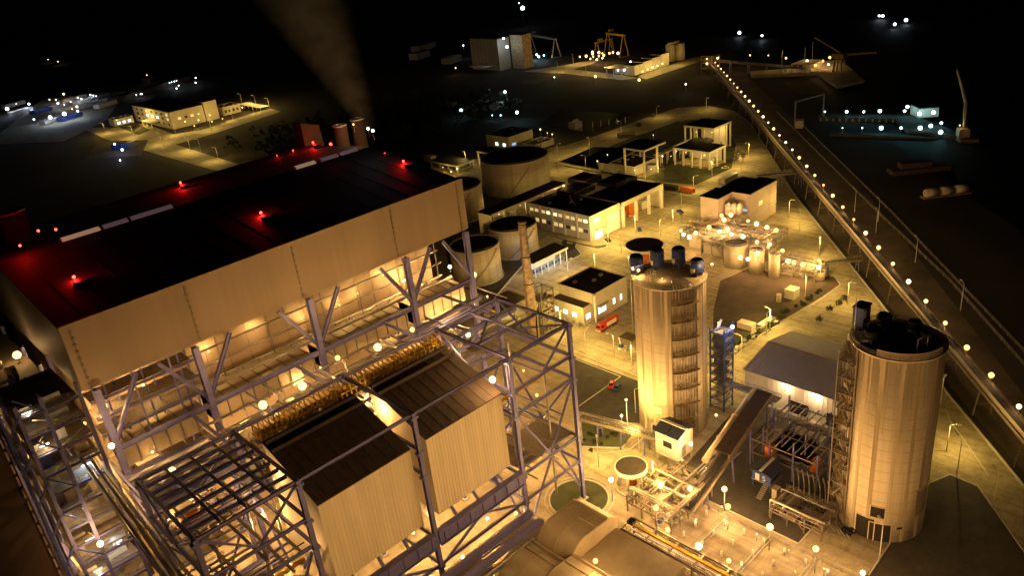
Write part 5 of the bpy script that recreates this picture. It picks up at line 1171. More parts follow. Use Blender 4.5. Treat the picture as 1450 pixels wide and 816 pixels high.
for z in (5,10,16.5): MB().box((659.5,425.5,z),(672.5,438.5,z+.4)).build('floor','grate',t)
MB().box((661,427,10.5),(671,437,14.5)).build('housing','steelb',t)
for p in ((648.2, 424.2, 17),(653.2, 416.1, 17),(646, 422.7, 13)): lamp(p, 5200, 'starry lamp on the far transfer tower', 'lamps on the far transfer tower', SOD, 'bulb', .95, 2.5)
CE = (676.9, 342.8, 6)
t = gallery('quay_conveyor','second conveyor crossing from the far tower to the jetty',(668,430,11),CE,3,2,(.2,.4,.6,.8,.97),None)
for p in ((686.2, 435.6, 11),(691.3, 405.3, 13),(694.2, 388.1, 13),(689.4, 367.8, 12),(690.4, 348.6, 10)): lamp(p, 2600, 'lamp on the far conveyor out to the jetty', 'lamps on the far jetty conveyor', SOD, 'bulb', .8, 2.5)
# branch gallery and crossing bridges
gallery('branch_gallery','dark branch gallery crossing the road by the pinkish building',(386, 220.7, 8),(404.8, 202.3, 8),3,2,(.1,.5,.9),None)
gallery('branch_gallery','lattice pipe bridge crossing the road near the small far tank',(303.2, 141.3, 4.5),(314.5, 130.1, 4.5),2,2,(.1,.9),None)
# fence of the rail corridor and poles right of the conveyor
def fence(label, pts, h=1.8, step=6):
    t = thing('fence', label, 'fence', (*pts[0],0))
    for a, b in zip(pts, pts[1:]):
        A, B = Vector((*a,0)), Vector((*b,0)); n = max(1,int((B-A).length/step))
        mb = MB()
        for k in range(n+1): c = A.lerp(B,k/n); mb.beam((c.x,c.y,0),(c.x,c.y,h),.12)
        mb.build('fence_posts','pipe',t,kind='stuff')
        for z in (h*.3,h*.65,h*.97): MB().beam((A.x,A.y,z),(B.x,B.y,z),.09).build('rail','pipe',t)
    return t
fence('pale rail fence between the ring road and the long conveyor',[(418.4, 226.5),(329.9, 149.6),(279.9, 105.6)])
fence('pale rail fence beyond the long conveyor toward the shore',[(547.6, 298),(383, 153.4),(320.2, 96.5),(268.3, 55.3)],1.6)
fence('second rail fence running beside the shore side path',[(533.7, 274.9),(386.1, 147.7),(277.7, 58)],1.4)
for k,p in enumerate(((356.5, 141.9),(332.4, 114.7),(370.7, 147),(297.8, 84.9),(378.3, 161.9),(191.9, 40.8),(200.5, 52.3),(156.6, 54.6))):
    street_lamp((*p,.03), PI*.25, 'tall unlit pale lamp pole beside the dark apron or conveyor', 'unlit poles by the conveyor', 0, 11)
# ------------------------------------------------------------------ street lamps along the roads
SL = [(241.6, 132.9),(221.7, 131.3),(319.5, 151.1),(356.1, 185.4),(343.9, 173.3),(295.9, 139),(396.4, 256.3),(367.6, 249.8),(415.4, 248.9),(440.6, 258.1),(539.9, 354.1),(501.6, 373.6),(453.6, 370.2),(411.3, 364.8),(388.3, 373.9),(359.1, 345.9),(374, 335.9),(318, 228.8),(302.8, 225.7),(276.4, 229.3),(278.8, 239.2),(252.4, 225.5),(239.8, 230.8),(227.1, 216.5),(214.9, 222.7),(200.1, 199),(192.9, 179.7),(196.9, 169.4),(194.6, 159.4),(172.2, 140.5),(143.1, 131.8),(156.3, 126.9),(145.6, 113.7),(203.2, 131.1),(244.8, 133.3),(278.7, 136.7),(281.6, 120.6),(344.7, 361.9),(353.4, 397.8),(346.9, 423.5),(208.9, 58),(337.4, 237.1),(300.5, 239.4),(260.8, 278.9),(280.3, 245.8)]
for k,p in enumerate(SL): street_lamp((*p,.03), (k*1.7)%6.28, 'yellow street lamp on a white pole along the plant roads', 'street lamps on the plant roads', 3000)
# ------------------------------------------------------------------ vehicles
def wheels(t, pts, r=.5):
    for x,y,s in pts:
        w = MB().tube((x,y-.18*s,r),(x,y+.18*s,r),r,14).build('wheel','rubber',t); MB().tube((x,y+.181*s,r),(x,y+.22*s,r),r*.55,10).build('rim','grey',w)
t = thing('fire_truck', 'red fire truck with pale side panel parked by the tan building', 'fire truck', (213,186,0))
x0,y0 = 207.6,184.9
MB().box((x0+.2,y0,.7),(x0+11.4,y0+2.5,1.1)).build('chassis','black',t)
MB().add([(x0,y0,1.11),(x0+2.6,y0,1.11),(x0+2.6,y0+2.5,1.11),(x0,y0+2.5,1.11),(x0+.4,y0+.1,3.2),(x0+2.6,y0+.1,3.2),(x0+2.6,y0+2.4,3.2),(x0+.4,y0+2.4,3.2)],[(3,2,1,0),(4,5,6,7),(0,1,5,4),(1,2,6,5),(2,3,7,6),(3,0,4,7)]).build('cab','red',t)
MB().add([(x0+.05,y0+.2,2.0),(x0+.05,y0+2.3,2.0),(x0+.3,y0+2.2,3.0),(x0+.3,y0+.3,3.0)],[(3,2,1,0)]).build('windscreen','glass',t); MB().box((x0+.9,y0-.03,2.0),(x0+2.2,y0+.05,2.9)).build('window','glass',t)
MB().box((x0+2.7,y0,1.11),(x0+11.4,y0+2.5,3.5)).build('body','red',t)
for k in range(4): MB().box((x0+4+k*1.5,y0-.05,1.5),(x0+5.35+k*1.5,y0-.002,3.1)).build('locker','white',t)
MB().box((x0+3,y0+.8,3.51),(x0+11.2,y0+1.1,3.75)).build('ladder_rail','orange',t); MB().box((x0+3,y0+1.5,3.51),(x0+11.2,y0+1.8,3.75)).build('ladder_rail','orange',t)
MB().box((x0+.8,y0+.5,3.21),(x0+1.3,y0+2,3.4)).build('light_bar','orange',t); MB().box((x0-.2,y0,.6),(x0,y0+2.5,1.0)).build('bumper','white',t)
for yy in (.3,1.9): MB().box((x0-.06,y0+yy,1.15),(x0-.002,y0+yy+.3,1.4)).build('headlight','white',t)
wheels(t,[(x0+1.5,y0,-1),(x0+1.5,y0+2.5,1),(x0+8,y0,-1),(x0+8,y0+2.5,1),(x0+9.6,y0,-1),(x0+9.6,y0+2.5,1)])
def truck(x,y,L,label,cab,body,rz=0,cat='truck'):
    t = thing('truck', label, cat, (x,y,0))
    MB().box((x,y,.6),(x+L,y+2.4,1)).build('chassis','black',t); MB().box((x,y,1.01),(x+2,y+2.4,2.9)).build('cab','white' if not cab else cab,t); MB().box((x+2.2,y-.1,1.01),(x+L,y+2.5,3.4)).build('cargo_box',body,t)
    MB().box((x-.05,y+.2,1.9),(x-.002,y+2.2,2.7)).build('windscreen','glass',t); wheels(t,[(x+1,y,-1),(x+1,y+2.4,1),(x+L-1.5,y,-1),(x+L-1.5,y+2.4,1)]); t.rotation_euler[2] = rz
    return t
truck(446,368,13,'dark box truck on the yellow road beside the reservoir','steelb','steelb',-.9)
def car(x,y,label,m,rz=0,s=1.):
    t = thing('car', label, 'car', (x,y,0))
    MB().add([(x,y,.35),(x+4.3,y,.35),(x+4.3,y+1.75,.35),(x,y+1.75,.35),(x,y,.95),(x+4.3,y,.95),(x+4.3,y+1.75,.95),(x,y+1.75,.95)],[(3,2,1,0),(4,5,6,7),(0,1,5,4),(1,2,6,5),(2,3,7,6),(3,0,4,7)]).build('body',m,t)
    MB().add([(x+.9,y+.1,.951),(x+3.8,y+.1,.951),(x+3.8,y+1.65,.951),(x+.9,y+1.65,.951),(x+1.5,y+.25,1.5),(x+3.3,y+.25,1.5),(x+3.3,y+1.5,1.5),(x+1.5,y+1.5,1.5)],[(4,5,6,7),(0,1,5,4),(1,2,6,5),(2,3,7,6),(3,0,4,7)]).build('cabin','glass',t)
    MB().box((x+1.5,y+.25,1.501),(x+3.3,y+1.5,1.56)).build('roof',m,t); wheels(t,[(x+.8,y,-1),(x+.8,y+1.75,1),(x+3.4,y,-1),(x+3.4,y+1.75,1)],.33); t.rotation_euler[2] = rz
    return t
cx,cy = (178.9, 155.4); car(cx,cy,'small red car standing on the dark car park','red',.5); cx,cy = (178.3, 153.1); car(cx,cy,'dark blue car next to the red one on the car park','bluepaint',.3)
cx,cy = (284.6, 242.1); car(cx,cy,'dark car before the workshop door','black',1.1); cx,cy = (303.7, 237.8); car(cx,cy,'blue car under the pole near the pinkish building','bluepaint',.8); cx,cy = (410.8, 258.7); car(cx,cy,'pale van below the far pavilion','white',-.9)
cx,cy = (336.1, 234.8); t = car(cx,cy,'blue covered vehicle beside the pinkish tower','bluepaint',1.2)
for k,(p,l) in enumerate((((210.1, 186.4),'first dark motorcycle before the tan building'),((211.9, 185.8),'second dark motorcycle before the tan building'),((218.8, 189.6),'dark motorcycle close to the fire truck roof'))):
    x,y = p; t = thing('motorcycle', l, 'motorcycle', (x,y,0)); MB().beam((x-.7,y,.75),(x+.6,y,.8),.28,.35).build('body','black',t); MB().beam((x+.45,y-.35,1.1),(x+.45,y+.35,1.1),.06).build('handlebar','black',t)
    for d in (-.7,.7): MB().tube((x+d,y-.06,.33),(x+d,y+.06,.33),.33,14).build('wheel','rubber',t)
    MB().box((x-.6,y-.15,.93),(x+.1,y+.15,1.02)).build('seat','black',t)
x,y = (420.5, 137.2); t = thing('tank_wagon','pale tank barge lying dim on the dark shore','tank',(x,y,0))
for k in range(3): MB().tube((x-8+k*6,y+4-k*5,2.6),(x-3+k*6,y-k*5,2.6),2.1,14).build('tank_body','pink',t)
MB().beam((x-9,y+5,.4),(x+10,y-11,.4),4,.8).build('frame','steelb',t)
# purple tricycle crane and junk by the silo
x,y = (205.4, 171.1); t = thing('workbench_canopy','small flat canopy against the lit silo foot','canopy',(x,y,0))
MB().box((x,y-3,2.8),(x+5,y+3,3)).build('roof','bagroof',t)
for a in (0.2,4.8):
    for b in (-2.8,2.8): MB().beam((x+a,y+b,0),(x+a,y+b,2.8),.15).build('post','white',t)
x,y = (207, 171.7); t = thing('purple_machine','small purple machine by the lit silo','machine',(x-3,y,0)); MB().box((x-3.8,y-.6,.03),(x-2.6,y+.6,1.3)).build('body','bluepaint',t); MB().beam((x-3.2,y,1.3),(x-3.6,y+.4,4),.25).build('arm','white',t)
for k in range(14):
    x,y = (205.6, 168.9); x += rnd.uniform(-4,2); y += rnd.uniform(-5,3); t = thing('scrap_piece','pale scrap piece scattered at the foot of the lit silo','scrap',(x,y,.04),'scrap pieces by the silo'); MB().obox((x,y,.04),(rnd.uniform(.4,1.3),rnd.uniform(.3,.8),rnd.uniform(.2,.7)),rnd.random()*3).build('scrap',rnd.choice(('white','pipe','grey')),t)
for k in range(16):
    P0 = Vector((*(255, 136.6),0)); P1 = Vector((*(220.2, 136.1),0)); c = P0.lerp(P1,k/15)+Vector((rnd.uniform(-2,2),rnd.uniform(-2,2),0))
    t = thing('material_pile','pale stacked building material on the verge by the road','material stack',(c.x,c.y,.05),'building materials along the verge'); 
    for j in range(3): MB().obox((c.x,c.y,.05+j*.32),(rnd.uniform(1.2,3),rnd.uniform(.8,1.6),.3),rnd.random()*.6).build('board',rnd.choice(('pipe','duct','white','grey')),t)
# ------------------------------------------------------------------ plants
def shrub(x,y,r,h,label,group,trunk=0):
    t = thing('tree' if trunk else 'shrub',label,'tree' if trunk else 'shrub',(x,y,0),group); mb = MB()
    if trunk:
        tb = MB(); tb.tube((x,y,0),(x,y,trunk),.18,6,.1)
        for k in range(4): a = k*1.6; tb.tube((x,y,trunk*.8),(x+r*.6*math.cos(a),y+r*.6*math.sin(a),trunk+h*.5),.08,5,.03)
        tb.build('trunk','bark',t)
    n = int(110*min(2.2,r)); 
    for k in range(n):
        u = rnd.random()**.5; a = rnd.random()*6.28; v = rnd.uniform(-1,1); q = math.sqrt(1-v*v)
        c = Vector((x+r*u*q*math.cos(a)*(1+.3*math.sin(3*a)),y+r*u*q*math.sin(a),trunk+h/2+h/2*u*v)); s = rnd.uniform(.16,.34)*max(1,r*.45)
        d1 = Vector((rnd.gauss(0,1),rnd.gauss(0,1),rnd.gauss(0,1))).normalized()*s; d2 = d1.orthogonal().normalized()*s*.7
        mb.add([c-d1,c+d2,c+d1,c-d2],[(0,1,2,3)])
    mb.build('crown','foliage',t); return t
for p in ((434, 261.6),(431.3, 256.5),(424, 258)): shrub(*p,2.6,4.5,'dark small tree at the road bend near the pavilions','trees by the pavilions',2)
for p in ((482.3, 400.1),(504.3, 379),(475.2, 370.6)): shrub(*p,2.4,3.5,'dark bush on the grass field inside the ring road','bushes inside the ring road')
for k in range(26):
    P0 = Vector((*(288.2, 131.9),0)); P1 = Vector((*(215.5, 136.7),0)); c = P0.lerp(P1,k/25)+Vector((rnd.uniform(-2.5,.5),rnd.uniform(0,3),0)); shrub(c.x,c.y,rnd.uniform(.7,1.5),rnd.uniform(.8,1.8),'low green bush on the verge of the brown ground','bushes along the verge')
for k in range(16):
    c = Vector((*(154.2, 140.5),0))+Vector((rnd.uniform(-7,9),rnd.uniform(-5,5),0)); shrub(c.x,c.y,rnd.uniform(.5,1),rnd.uniform(.5,1),'low shrub on the grass under the level belt bridge','shrubs under the belt bridge')
for p in ((271.1, 261.3),(269.8, 254.4),(265.9, 253.8),(283.9, 122.8),(272.4, 123.3),(278.8, 122.7),(262.3, 122.6)): shrub(*p,1.5,2.2,'dark bush near a building corner','bushes by the buildings')
x,y = (267, 830.4); shrub(x,y,4,6,'small tree on the round lawn before the far office',None,4)
# far wood: a dark mass of trees in front of the office fence
wood = MB()
for k in range(260):
    c = Vector((*(320.3, 699),0))+Vector((rnd.uniform(-40,190),rnd.uniform(-190,-25),0)); r = rnd.uniform(3,7)
    for j in range(26):
        a = rnd.random()*6.28; v = rnd.random(); d = Vector((math.cos(a)*r*(1-v*.6)*rnd.random(),math.sin(a)*r*(1-v*.6)*rnd.random(),v*r*1.5+1)); s = rnd.uniform(.6,1.5)
        e1 = Vector((rnd.gauss(0,1),rnd.gauss(0,1),rnd.gauss(0,1))).normalized()*s; e2 = e1.orthogonal().normalized()*s
        wood.add([c+d-e1,c+d+e2,c+d+e1,c+d-e2],[(0,1,2,3)])
wood.build('woodland','foliage',kind='stuff')
# ================================================================== FAR OFFICE
t = thing('office_building', 'far two winged office building with lit entrance at left', 'office building', (300,850,0))
def box_part(t,n,a,b,m): return MB().box(a,b).build(n,m,t)
hz = 17
box_part(t,'wing',(296,806,0),(300,905,hz),'wall'); box_part(t,'wing',(300.1,806,0),(330,812,hz),'wall'); box_part(t,'back_wing',(300.1,812.1,0),(331,905,hz-.4),'wall'); box_part(t,'roof',(295,805,hz+.01),(331,906,hz+.6),'roofd')
box_part(t,'side_block',(331.1,806,0),(345,830,hz+2),'wall'); box_part(t,'roof',(330.8,805.5,hz+2.01),(345.4,831,hz+2.5),'roofd')
for k in range(7):
    for z in (3,8,12.5):
        m = 'winw' if (z == 8 and k in (2,3,4)) else ('winy' if (k*3+int(z))%4 == 0 else 'glass'); win_x(t,296,812+k*13,817+k*13,z,z+2.6,m)
for k in range(4): win_y(t,806,303+k*6.5,306+k*6.5,8,10.5,'glass' if k%2 else 'winy')
box_part(t,'entrance_canopy',(288,840,5),(296,868,5.6),'white')
for y in (842,854,866): box_part(t,'entrance_pillar',(288.5,y,0),(289.2,y+.7,4.99),'white')
t = hall('office_annex','low lit annex with a row of small windows beside the far office','building',352,812,372,832,8.5)
for k in range(4): win_y(t,812,354+k*4.4,356.4+k*4.4,2.5,5.5,'glass')
t = hall('gate_house','small white house with lit front left of the far office','building',272,900,292,916,7,'white'); 
for k in range(3): win_y(t,900,275+k*5.5,278+k*5.5,1.5,4,'winw')
t = thing('car_port','long bright roofed car port right of the far office','car port',(386,812,0)); box_part(t,'roof',(382,788,3.2),(392,838,3.6),'white')
for k in range(6): box_part(t,'post',(383,790+k*9,0),(383.4,790.4+k*9,3.19),'white')
fence('long lit wall fence below the far office',[(300.7, 767.8),(340.8, 768.5),(381.7, 774.7)],3,4)
for p,w in (((307.5, 873.5, 6),9000),((299.6, 828.7, 8),7000),((300.2, 783.4, 9),9000),((309.6, 773.9, 9),7000),((331.1, 796.1, 7),6000),((305.8, 778.1, 4),5000),((321.4, 771.9, 5),5000),((335.3, 778.1, 4),5000),((368.8, 800.7, 6),6000),((275.2, 900.6, 6),5000)): lamp(p, w, 'bright lamp at the walls of the far office', 'lamps at the far office', SODY, 'bulb', .8, 3.5)
for p in ((275.5, 852.8),(394.6, 854.5),(394.9, 822.4),(392.8, 789.1),(251.5, 868.8),(260.8, 748.2),(264.2, 694.8),(259.4, 629.6),(286.2, 856.1),(284.7, 773.2),(346, 778.8),(373.9, 787.4),(311.7, 754.2),(266.6, 678.6),(259.6, 814.2)): street_lamp((*p,.05), 2.2, 'far street lamp beside the office road', 'street lamps at the far office', 9000, 11)
# blue lit works tents between office road and dark ground
for k,(p,l) in enumerate((((234, 780.7),'blue lit site shed left of the office road'),((239.7, 773.3),'second blue lit site shed beside the office road'))): block('site_shed',l,(*p,0),(12,8,5),'bluepaint',.6)
for p,w,l in (((225.5, 764.1, 8),9000,'blue white lamp over the first site shed'),((225, 746.2, 5),4000,'cyan lamp at the door of the site sheds'),((211.3, 715, 3),1500,'faint white lamp on the dark ground below the sheds')): lamp(p,w,l,None,(.45,.6,1),'bulbw',.9,4)
# workers' camp lamps and huts at far left
CP = [((230.4, 1145.7, 9),1.7,26000),((256.3, 1149.8, 9),1.6,22000),((238.7, 1000.2, 9),2.0,26000),((254.6, 1003.6, 9),1.8,22000),((278.7, 1036.9, 9),1.4,15000),((268.8, 1002.8, 9),1.3,15000),((278.3, 1108.8, 8),1.2,9000),((229.5, 1032.2, 6),.9,5000),((284.5, 1166.3, 7),.7,3000),((288.5, 1153.6, 7),.7,3000),((308.2, 1130.6, 7),.8,4000),((306.3, 1110.7, 7),.8,4000),((324.5, 1132.3, 7),.7,3000),((324, 1120.1, 7),.7,3000),((323.5, 1108.1, 7),.8,4000),((282.5, 1099.9, 6),.6,2500),((251.6, 1191.5, 7),.6,2500)]
for p,r,w in CP: lamp(p, w, 'blue white lamp of the far left workers camp', 'lamps of the far left camp', (.55,.7,1), 'bulbw', r, 6)
for p,r,w,l in (((305.7, 1177.3, 9),1.5,15000,'orange lamp above the far left camp'),((291.9, 1105.4, 7),1.1,6000,'pinkish lamp amid the far left camp'),((276.4, 1050.4, 6),.8,3000,'small pinkish lamp amid the far left camp')): lamp(p,w,l,None,(1,.6,.3),'bulb',r,6)
for k in range(11):
    p = ((262.1, 1124.3),(284, 1128.5),(313.1, 1125.6),(332.3, 1130.4),(244.8, 1151.4),(263.3, 1019.3),(306.7, 1084.6),(316, 1056.9),(246.5, 1027.3),(256.9, 1232.5),(313.9, 1161.6))[k]; block('camp_hut','low long hut of the far left workers camp',(*p,0),(30,9,4.5),rnd.choice(('white','bluepaint','grey')),.5)
for o in [o for o in COL.objects if o.name.startswith('camp_hut')]: o['group'] = 'huts of the far left camp'
FW = [(373.2, 1101, 5),(376.9, 1103.4, 5),(358.3, 1067.2, 4),(363, 1065.5, 4),(363.8, 1062.8, 4),(414.1, 1096.5, 6),(418, 1098.9, 6),(422.3, 1100, 6),(426.3, 1102.4, 6),(411, 1060.3, 5),(451.1, 1098.4, 5),(430.7, 1053, 5),(355.4, 972.6, 5),(402.2, 1047, 4),(341.3, 1069.1, 4),(345.2, 1069.9, 4)]
for p in FW: lamp(p, 1500, 'tiny white lamp on the dark plain beyond the far office', 'tiny lamps beyond the office', (.75,.85,1), 'bulbw', .75, 3)
for k,p in enumerate(((384.7, 1098.6),(427.6, 1121.3),(355.7, 1082.5),(441.4, 1196.4))): block('far_shed','dim long shed on the dark plain beyond the office',(*p,0),(55,16,6),'darkwall',.45)['group'] = 'sheds beyond the office'
for p,l in (((452.3, 1767.5, 6),'left of two lone lamps far out in the dark'),((446.7, 1686.4, 6),'right of two lone lamps far out in the dark'),((416.1, 1174.8, 12),'lone orange lamp above the sheds beyond the office')): lamp(p,1500,l,None,(1,.85,.6),'bulb',1.2,5)
# ================================================================== FAR PORT
t = thing('storage_hall', 'big dim box hall with white lamps down its corner', 'hall', (630,700,0))
box_part(t,'wall',(621,676,0),(639,722,34.5),'cladside'); box_part(t,'tower_wall',(639.1,655,0),(653,674,36),'stack'); box_part(t,'roof',(620.5,675.5,34.51),(639.5,722.5,35.3),'roofd'); box_part(t,'roof',(638.8,654.6,36.01),(653.4,674.4,36.6),'stack')
for k in range(7): box_part(t,'cladding_joint',(620.85,680+k*6,0),(620.998,680.25+k*6,34),'steelb')
box_part(t,'canopy',(606,683,6),(620.9,712,6.6),'white')
for p,r,w in (((619.8, 663.7, 36),1.5,9000),((625.2, 665.4, 26),1.6,9000),((634.6, 678.1, 14),1.5,9000)): lamp(p,w,'white lamp on the corner of the big dim hall','lamps down the hall corner',(.75,.92,1),'bulbw',r,-1.5,'wall_lamp')
for p in ((623.2, 697.9, 6),(625.2, 688.2, 6),(623.2, 677.9, 6),(624.7, 696.1, 5)): lamp(p,9000,'cyan white lamp at the foot of the big dim hall','lamps at the hall foot',(.35,.8,1),'bulbc',1.4,-1.5,'wall_lamp')
for p in ((676.9, 689.5, 6),(680.9, 686.3, 7),(683, 686.3, 5),(687.2, 682, 6),(680.9, 672.7, 5),(680.3, 663.8, 7)): lamp(p,5200,'cyan white lamp beside the far gantry crane','lamps by the far gantry crane',(.6,.9,1),'bulbc',1.2,4)
lamp((900.2, 914.5, 30),9000,'brightest blue white lamp at the very top of the view',None,(.6,.8,1),'bulbw',2.6,29,'mast_lamp'); lamp((997.9, 1021.1, 25),2000,'small blue white lamp above the brightest far one',None,(.6,.8,1),'bulbw',1.2,24,'mast_lamp')
for k,(p,w) in enumerate((((649.2, 793.5),(26,14,7)),((662.7, 874.7),(30,14,8)),((716.2, 934.1),(40,16,8)))): block('port_shed',('small white lit shed left of the big dim hall','dim long shed further left of the big hall','dim shed high up left of the big hall')[k],(*p,0),w,'cladside',.3)
lamp((674.8, 798, 16),3000,'lamp on a mast left of the big dim hall',None,WHT,'bulbw',.9,15,'mast_lamp'); lamp((588.4, 714.2, 8),2600,'orange lamp on the ground left of the big hall',None,SOD,'bulb',.8,7,'mast_lamp')
def gantry(label,p,q,h,m,leg=6):
    t = thing('gantry_crane',label,'crane',(*p,0)); A,B = Vector((*p,0)),Vector((*q,0)); d = (B-A).normalized(); s = Vector((d.y,-d.x,0))
    for c in (A,B):
        for k in (-1,1): MB().beam(c+s*(k*leg)+Vector((0,0,0)),c+s*(k*.8)+Vector((0,0,h)),1.1).build('leg',m,t)
        MB().beam(c+s*-leg,c+s*leg,.9).build('sill_beam',m,t)
    MB().beam(A-d*3+Vector((0,0,h)),B+d*3+Vector((0,0,h)),2,2.2).build('girder',m,t); MB().box((A.x+4,A.y-2,h+1.2),(A.x+9,A.y+2,h+4)).build('trolley',m,t)
    return t
gantry('pale gantry crane right of the big dim hall',(727, 729.8),(705, 667.4),21,'duct')
gantry('yellow gantry crane above the cluster of far warm lamps',(736.6, 614),(724.6, 581.8),23,'yellow')
gantry('second yellow gantry frame behind the far warm lamps',(726.3, 622.4),(753.2, 623.3),14,'yellow',4)
for p in ((676.4, 605.1, 8),(681.4, 600.2, 8),(684.1, 593.2, 10),(684.1, 592.4, 7),(684.2, 584.4, 8),(683.7, 579.1, 6),(688.9, 581.3, 8),(682.2, 595, 5),(680.1, 584.1, 5),(685.4, 594.2, 12),(683, 583, 12),(684.9, 579.8, 11),(691.3, 575.2, 10),(695.7, 573.9, 10),(693, 564.8, 10)): lamp(p,3800,'warm lamp under the far yellow gantry cranes','lamps under the far yellow cranes',SOD,'bulb',1.25,5)
t = thing('terminal_wall','long lit beige terminal wall stepping down beside the road','building',(660,500,0))
P0,P1 = Vector((*(637.7, 499.9),0)), Vector((*(692.6, 497.8),0)); d = (P1-P0)
for k in range(4):
    a,b = P0+d*(k/4), P0+d*((k+1)/4-.01); n_ = Vector((-d.y,d.x,0)).normalized()
    MB().prism([(a.x,a.y),(b.x,b.y),((b+n_*14).x,(b+n_*14).y),((a+n_*14).x,(a+n_*14).y)],0,9.5+k*1.1).build('wall_bay','wall',t)
    MB().prism([(a.x,a.y),(b.x,b.y),((b+n_*14).x,(b+n_*14).y),((a+n_*14).x,(a+n_*14).y)],9.51+k*1.1,9.9+k*1.1).build('roof','roofd',t)
for p in ((640.1, 492, 4),(650.4, 493.7, 4),(660.8, 495.5, 4),(668.3, 494.9, 4),(679.1, 496.7, 4)): lamp(p,3800,'lamp at the foot of the lit terminal wall','lamps at the terminal wall',SODY,'bulb',.95,3)
for p,q in (((624.5, 484.6),1),((652.9, 480.4),1),((688, 484.2),1),((629.3, 595.5),1),((630.9, 557.4),1),((627.6, 526.6),1),((669.4, 609.1),1)): street_lamp((*p,.05),1,'far street lamp beside the terminal road','street lamps of the terminal road',7000,11)
t = thing('port_silo','dim twin concrete silo at the end of the terminal wall','silo',(713,511,0)); MB().cyl(713,511,0,17,5,24).build('shell','silo',t); MB().cyl(722,505,0,17,5,24).build('shell','silo',t); MB().box((710,508,17.01),(725,512,19)).build('top_house','silo',t)
t = thing('blue_lit_shed','small open shed lit blue white before the terminal wall','shed',(634,519,0)); box_part(t,'roof',(628,508,8),(646,530,8.5),'white'); box_part(t,'back_wall',(643,509,0),(644,529,7.9),'white')
for y in (509,519,528): box_part(t,'post',(628.5,y,0),(629.3,y+.8,7.99),'white')
for p in ((635.8, 519.3, 5),(637.4, 512.5, 5),(663.3, 524.7, 8),(663.6, 514.9, 9)): lamp(p,2600,'cold white lamp in the small blue lit shed','lamps of the blue lit shed',(.65,.8,1),'bulbw',.9,3)
for p in ((587, 507.2, 9),(584.4, 453.5, 9),(580.2, 400.8, 9)): lamp(p,2600,'pinkish road lamp on the dark land before the terminal','road lamps on the dark land',(1,.66,.42),'bulb',1.1,8.5,'mast_lamp')
for p,w,l in (((505.6, 547.3, 9),9000,'cyan white lamp at the pale laying down area'),((445.9, 541.3, 6),3000,'small cyan lamp left of the laying down area'),((451.7, 477.2, 8),5000,'cyan white lamp near the reservoir corner'),((448.9, 504.9, 4),800,'tiny lamp left of the reservoir corner'),((451.7, 497.3, 4),800,'another tiny lamp left of the reservoir corner'),((589.7, 563.4, 5),900,'tiny lamp on the dark land under the far road'),((525.7, 592, 4),600,'tiny lamp above the laying down area')): lamp(p,w,l,None,(.45,.85,1),'bulbc',1.1 if w > 2000 else .6,4,'mast_lamp')
for k in range(6): block('lumber_stack','dim stack of material on the laying down area',(*(((476.4, 562.7),(486.9, 566.4),(492.4, 558.7),(461, 557.9),(473.8, 587.7),(484, 540.3))[k]),0),(14,5,3),'grey',.5)['group'] = 'stacks on the laying down area'
for k,p in enumerate(((865.3, 521.7, 4),(849.1, 483.2, 4),(992.8, 413.4, 4),(992.7, 409.2, 4),(961.5, 370.2, 4),(932, 370.4, 4))): lamp(p,2600,'very far white light beyond the water','far lights beyond the water',WHT,'bulbw',1.6,3)
# ================================================================== JETTY AND TEAL PIER
t = thing('ship_loader','tall dim loader with raised boom on the jetty','loader',(681,313,0))
x,y = 690,318
for a in (-4,4):
    for b in (-4,4): MB().beam((x+a,y+b,2.2),(x+a*.6,y+b*.6,14),.9).build('leg','yellow',t)
MB().box((x-5,y-5,14.01),(x+5,y+5,18)).build('machine_house','yellow',t); MB().beam((x,y,18),(x-8,y+20,32),1.2).build('boom','yellow',t); MB().beam((x+2,y-2,16),(x+12,y-26,17),1.4).build('counter_arm','yellow',t)
t = thing('jetty_shed','lit shed with equipment on the jetty','shed',(690,345,0)); box_part(t,'roof',(676,338,9),(700,356,9.6),'wall'); box_part(t,'back_wall',(698,338,2.21),(699,356,8.99),'wall')
for k in range(4): box_part(t,'post',(676.5,338.5+k*5.4,2.21),(677.3,339.3+k*5.4,8.99),'white')
for p in ((714.6, 338.8, 9),(698.6, 332.1, 6),(690.5, 348, 10),(702.9, 339.6, 8),(693.4, 341.3, 6)): lamp(p,5200,'bright lamp on the jetty deck','lamps on the jetty',SOD,'bulb',1.0,4)
for p in ((691.7, 372.8),(705, 357.7),(734.2, 365.1)): street_lamp((*p,2.2),.4,'tall pale lamp post on the jetty','lamp posts on the jetty',3000,15)
t = thing('teal_pier','dark pier deck lit teal by two rows of lamps','pier',(540,215,0))
for n_,pts in (('deck',[(546.3, 264.3),(564.7, 208),(537.1, 173.4),(522.1, 158),(523.7, 170.7),(524.9, 194.5),(550.7, 212.6),(537.2, 259.7)]),('lower_deck',[(507.4, 237.5),(519.4, 203.3),(519.2, 173.2),(511.6, 200.1),(502.6, 235.2)])): MB().prism(pts,-.5,2.4 if n_ == 'deck' else 1.2).build(n_,'asphalt',t)
for k in range(14): 
    a,b = Vector((*(537.5, 258.9),0)),Vector((*(551.4, 205.5),0)); c = a.lerp(b,k/13); MB().cyl(c.x,c.y,-.5,2,.7,8).build('pile','concrete',t)
t = thing('pier_cabin','white cabin block with gabled end at the head of the teal pier','cabin',(565,200,2.4))
PC = [(566.3, 209.6),(557.3, 200.5),(565, 190.8),(578.4, 199.4)]
MB().prism(PC,2.41,8.5).build('walls','white',t); MB().prism(PC,8.51,9.1).build('roof','roofd',t)
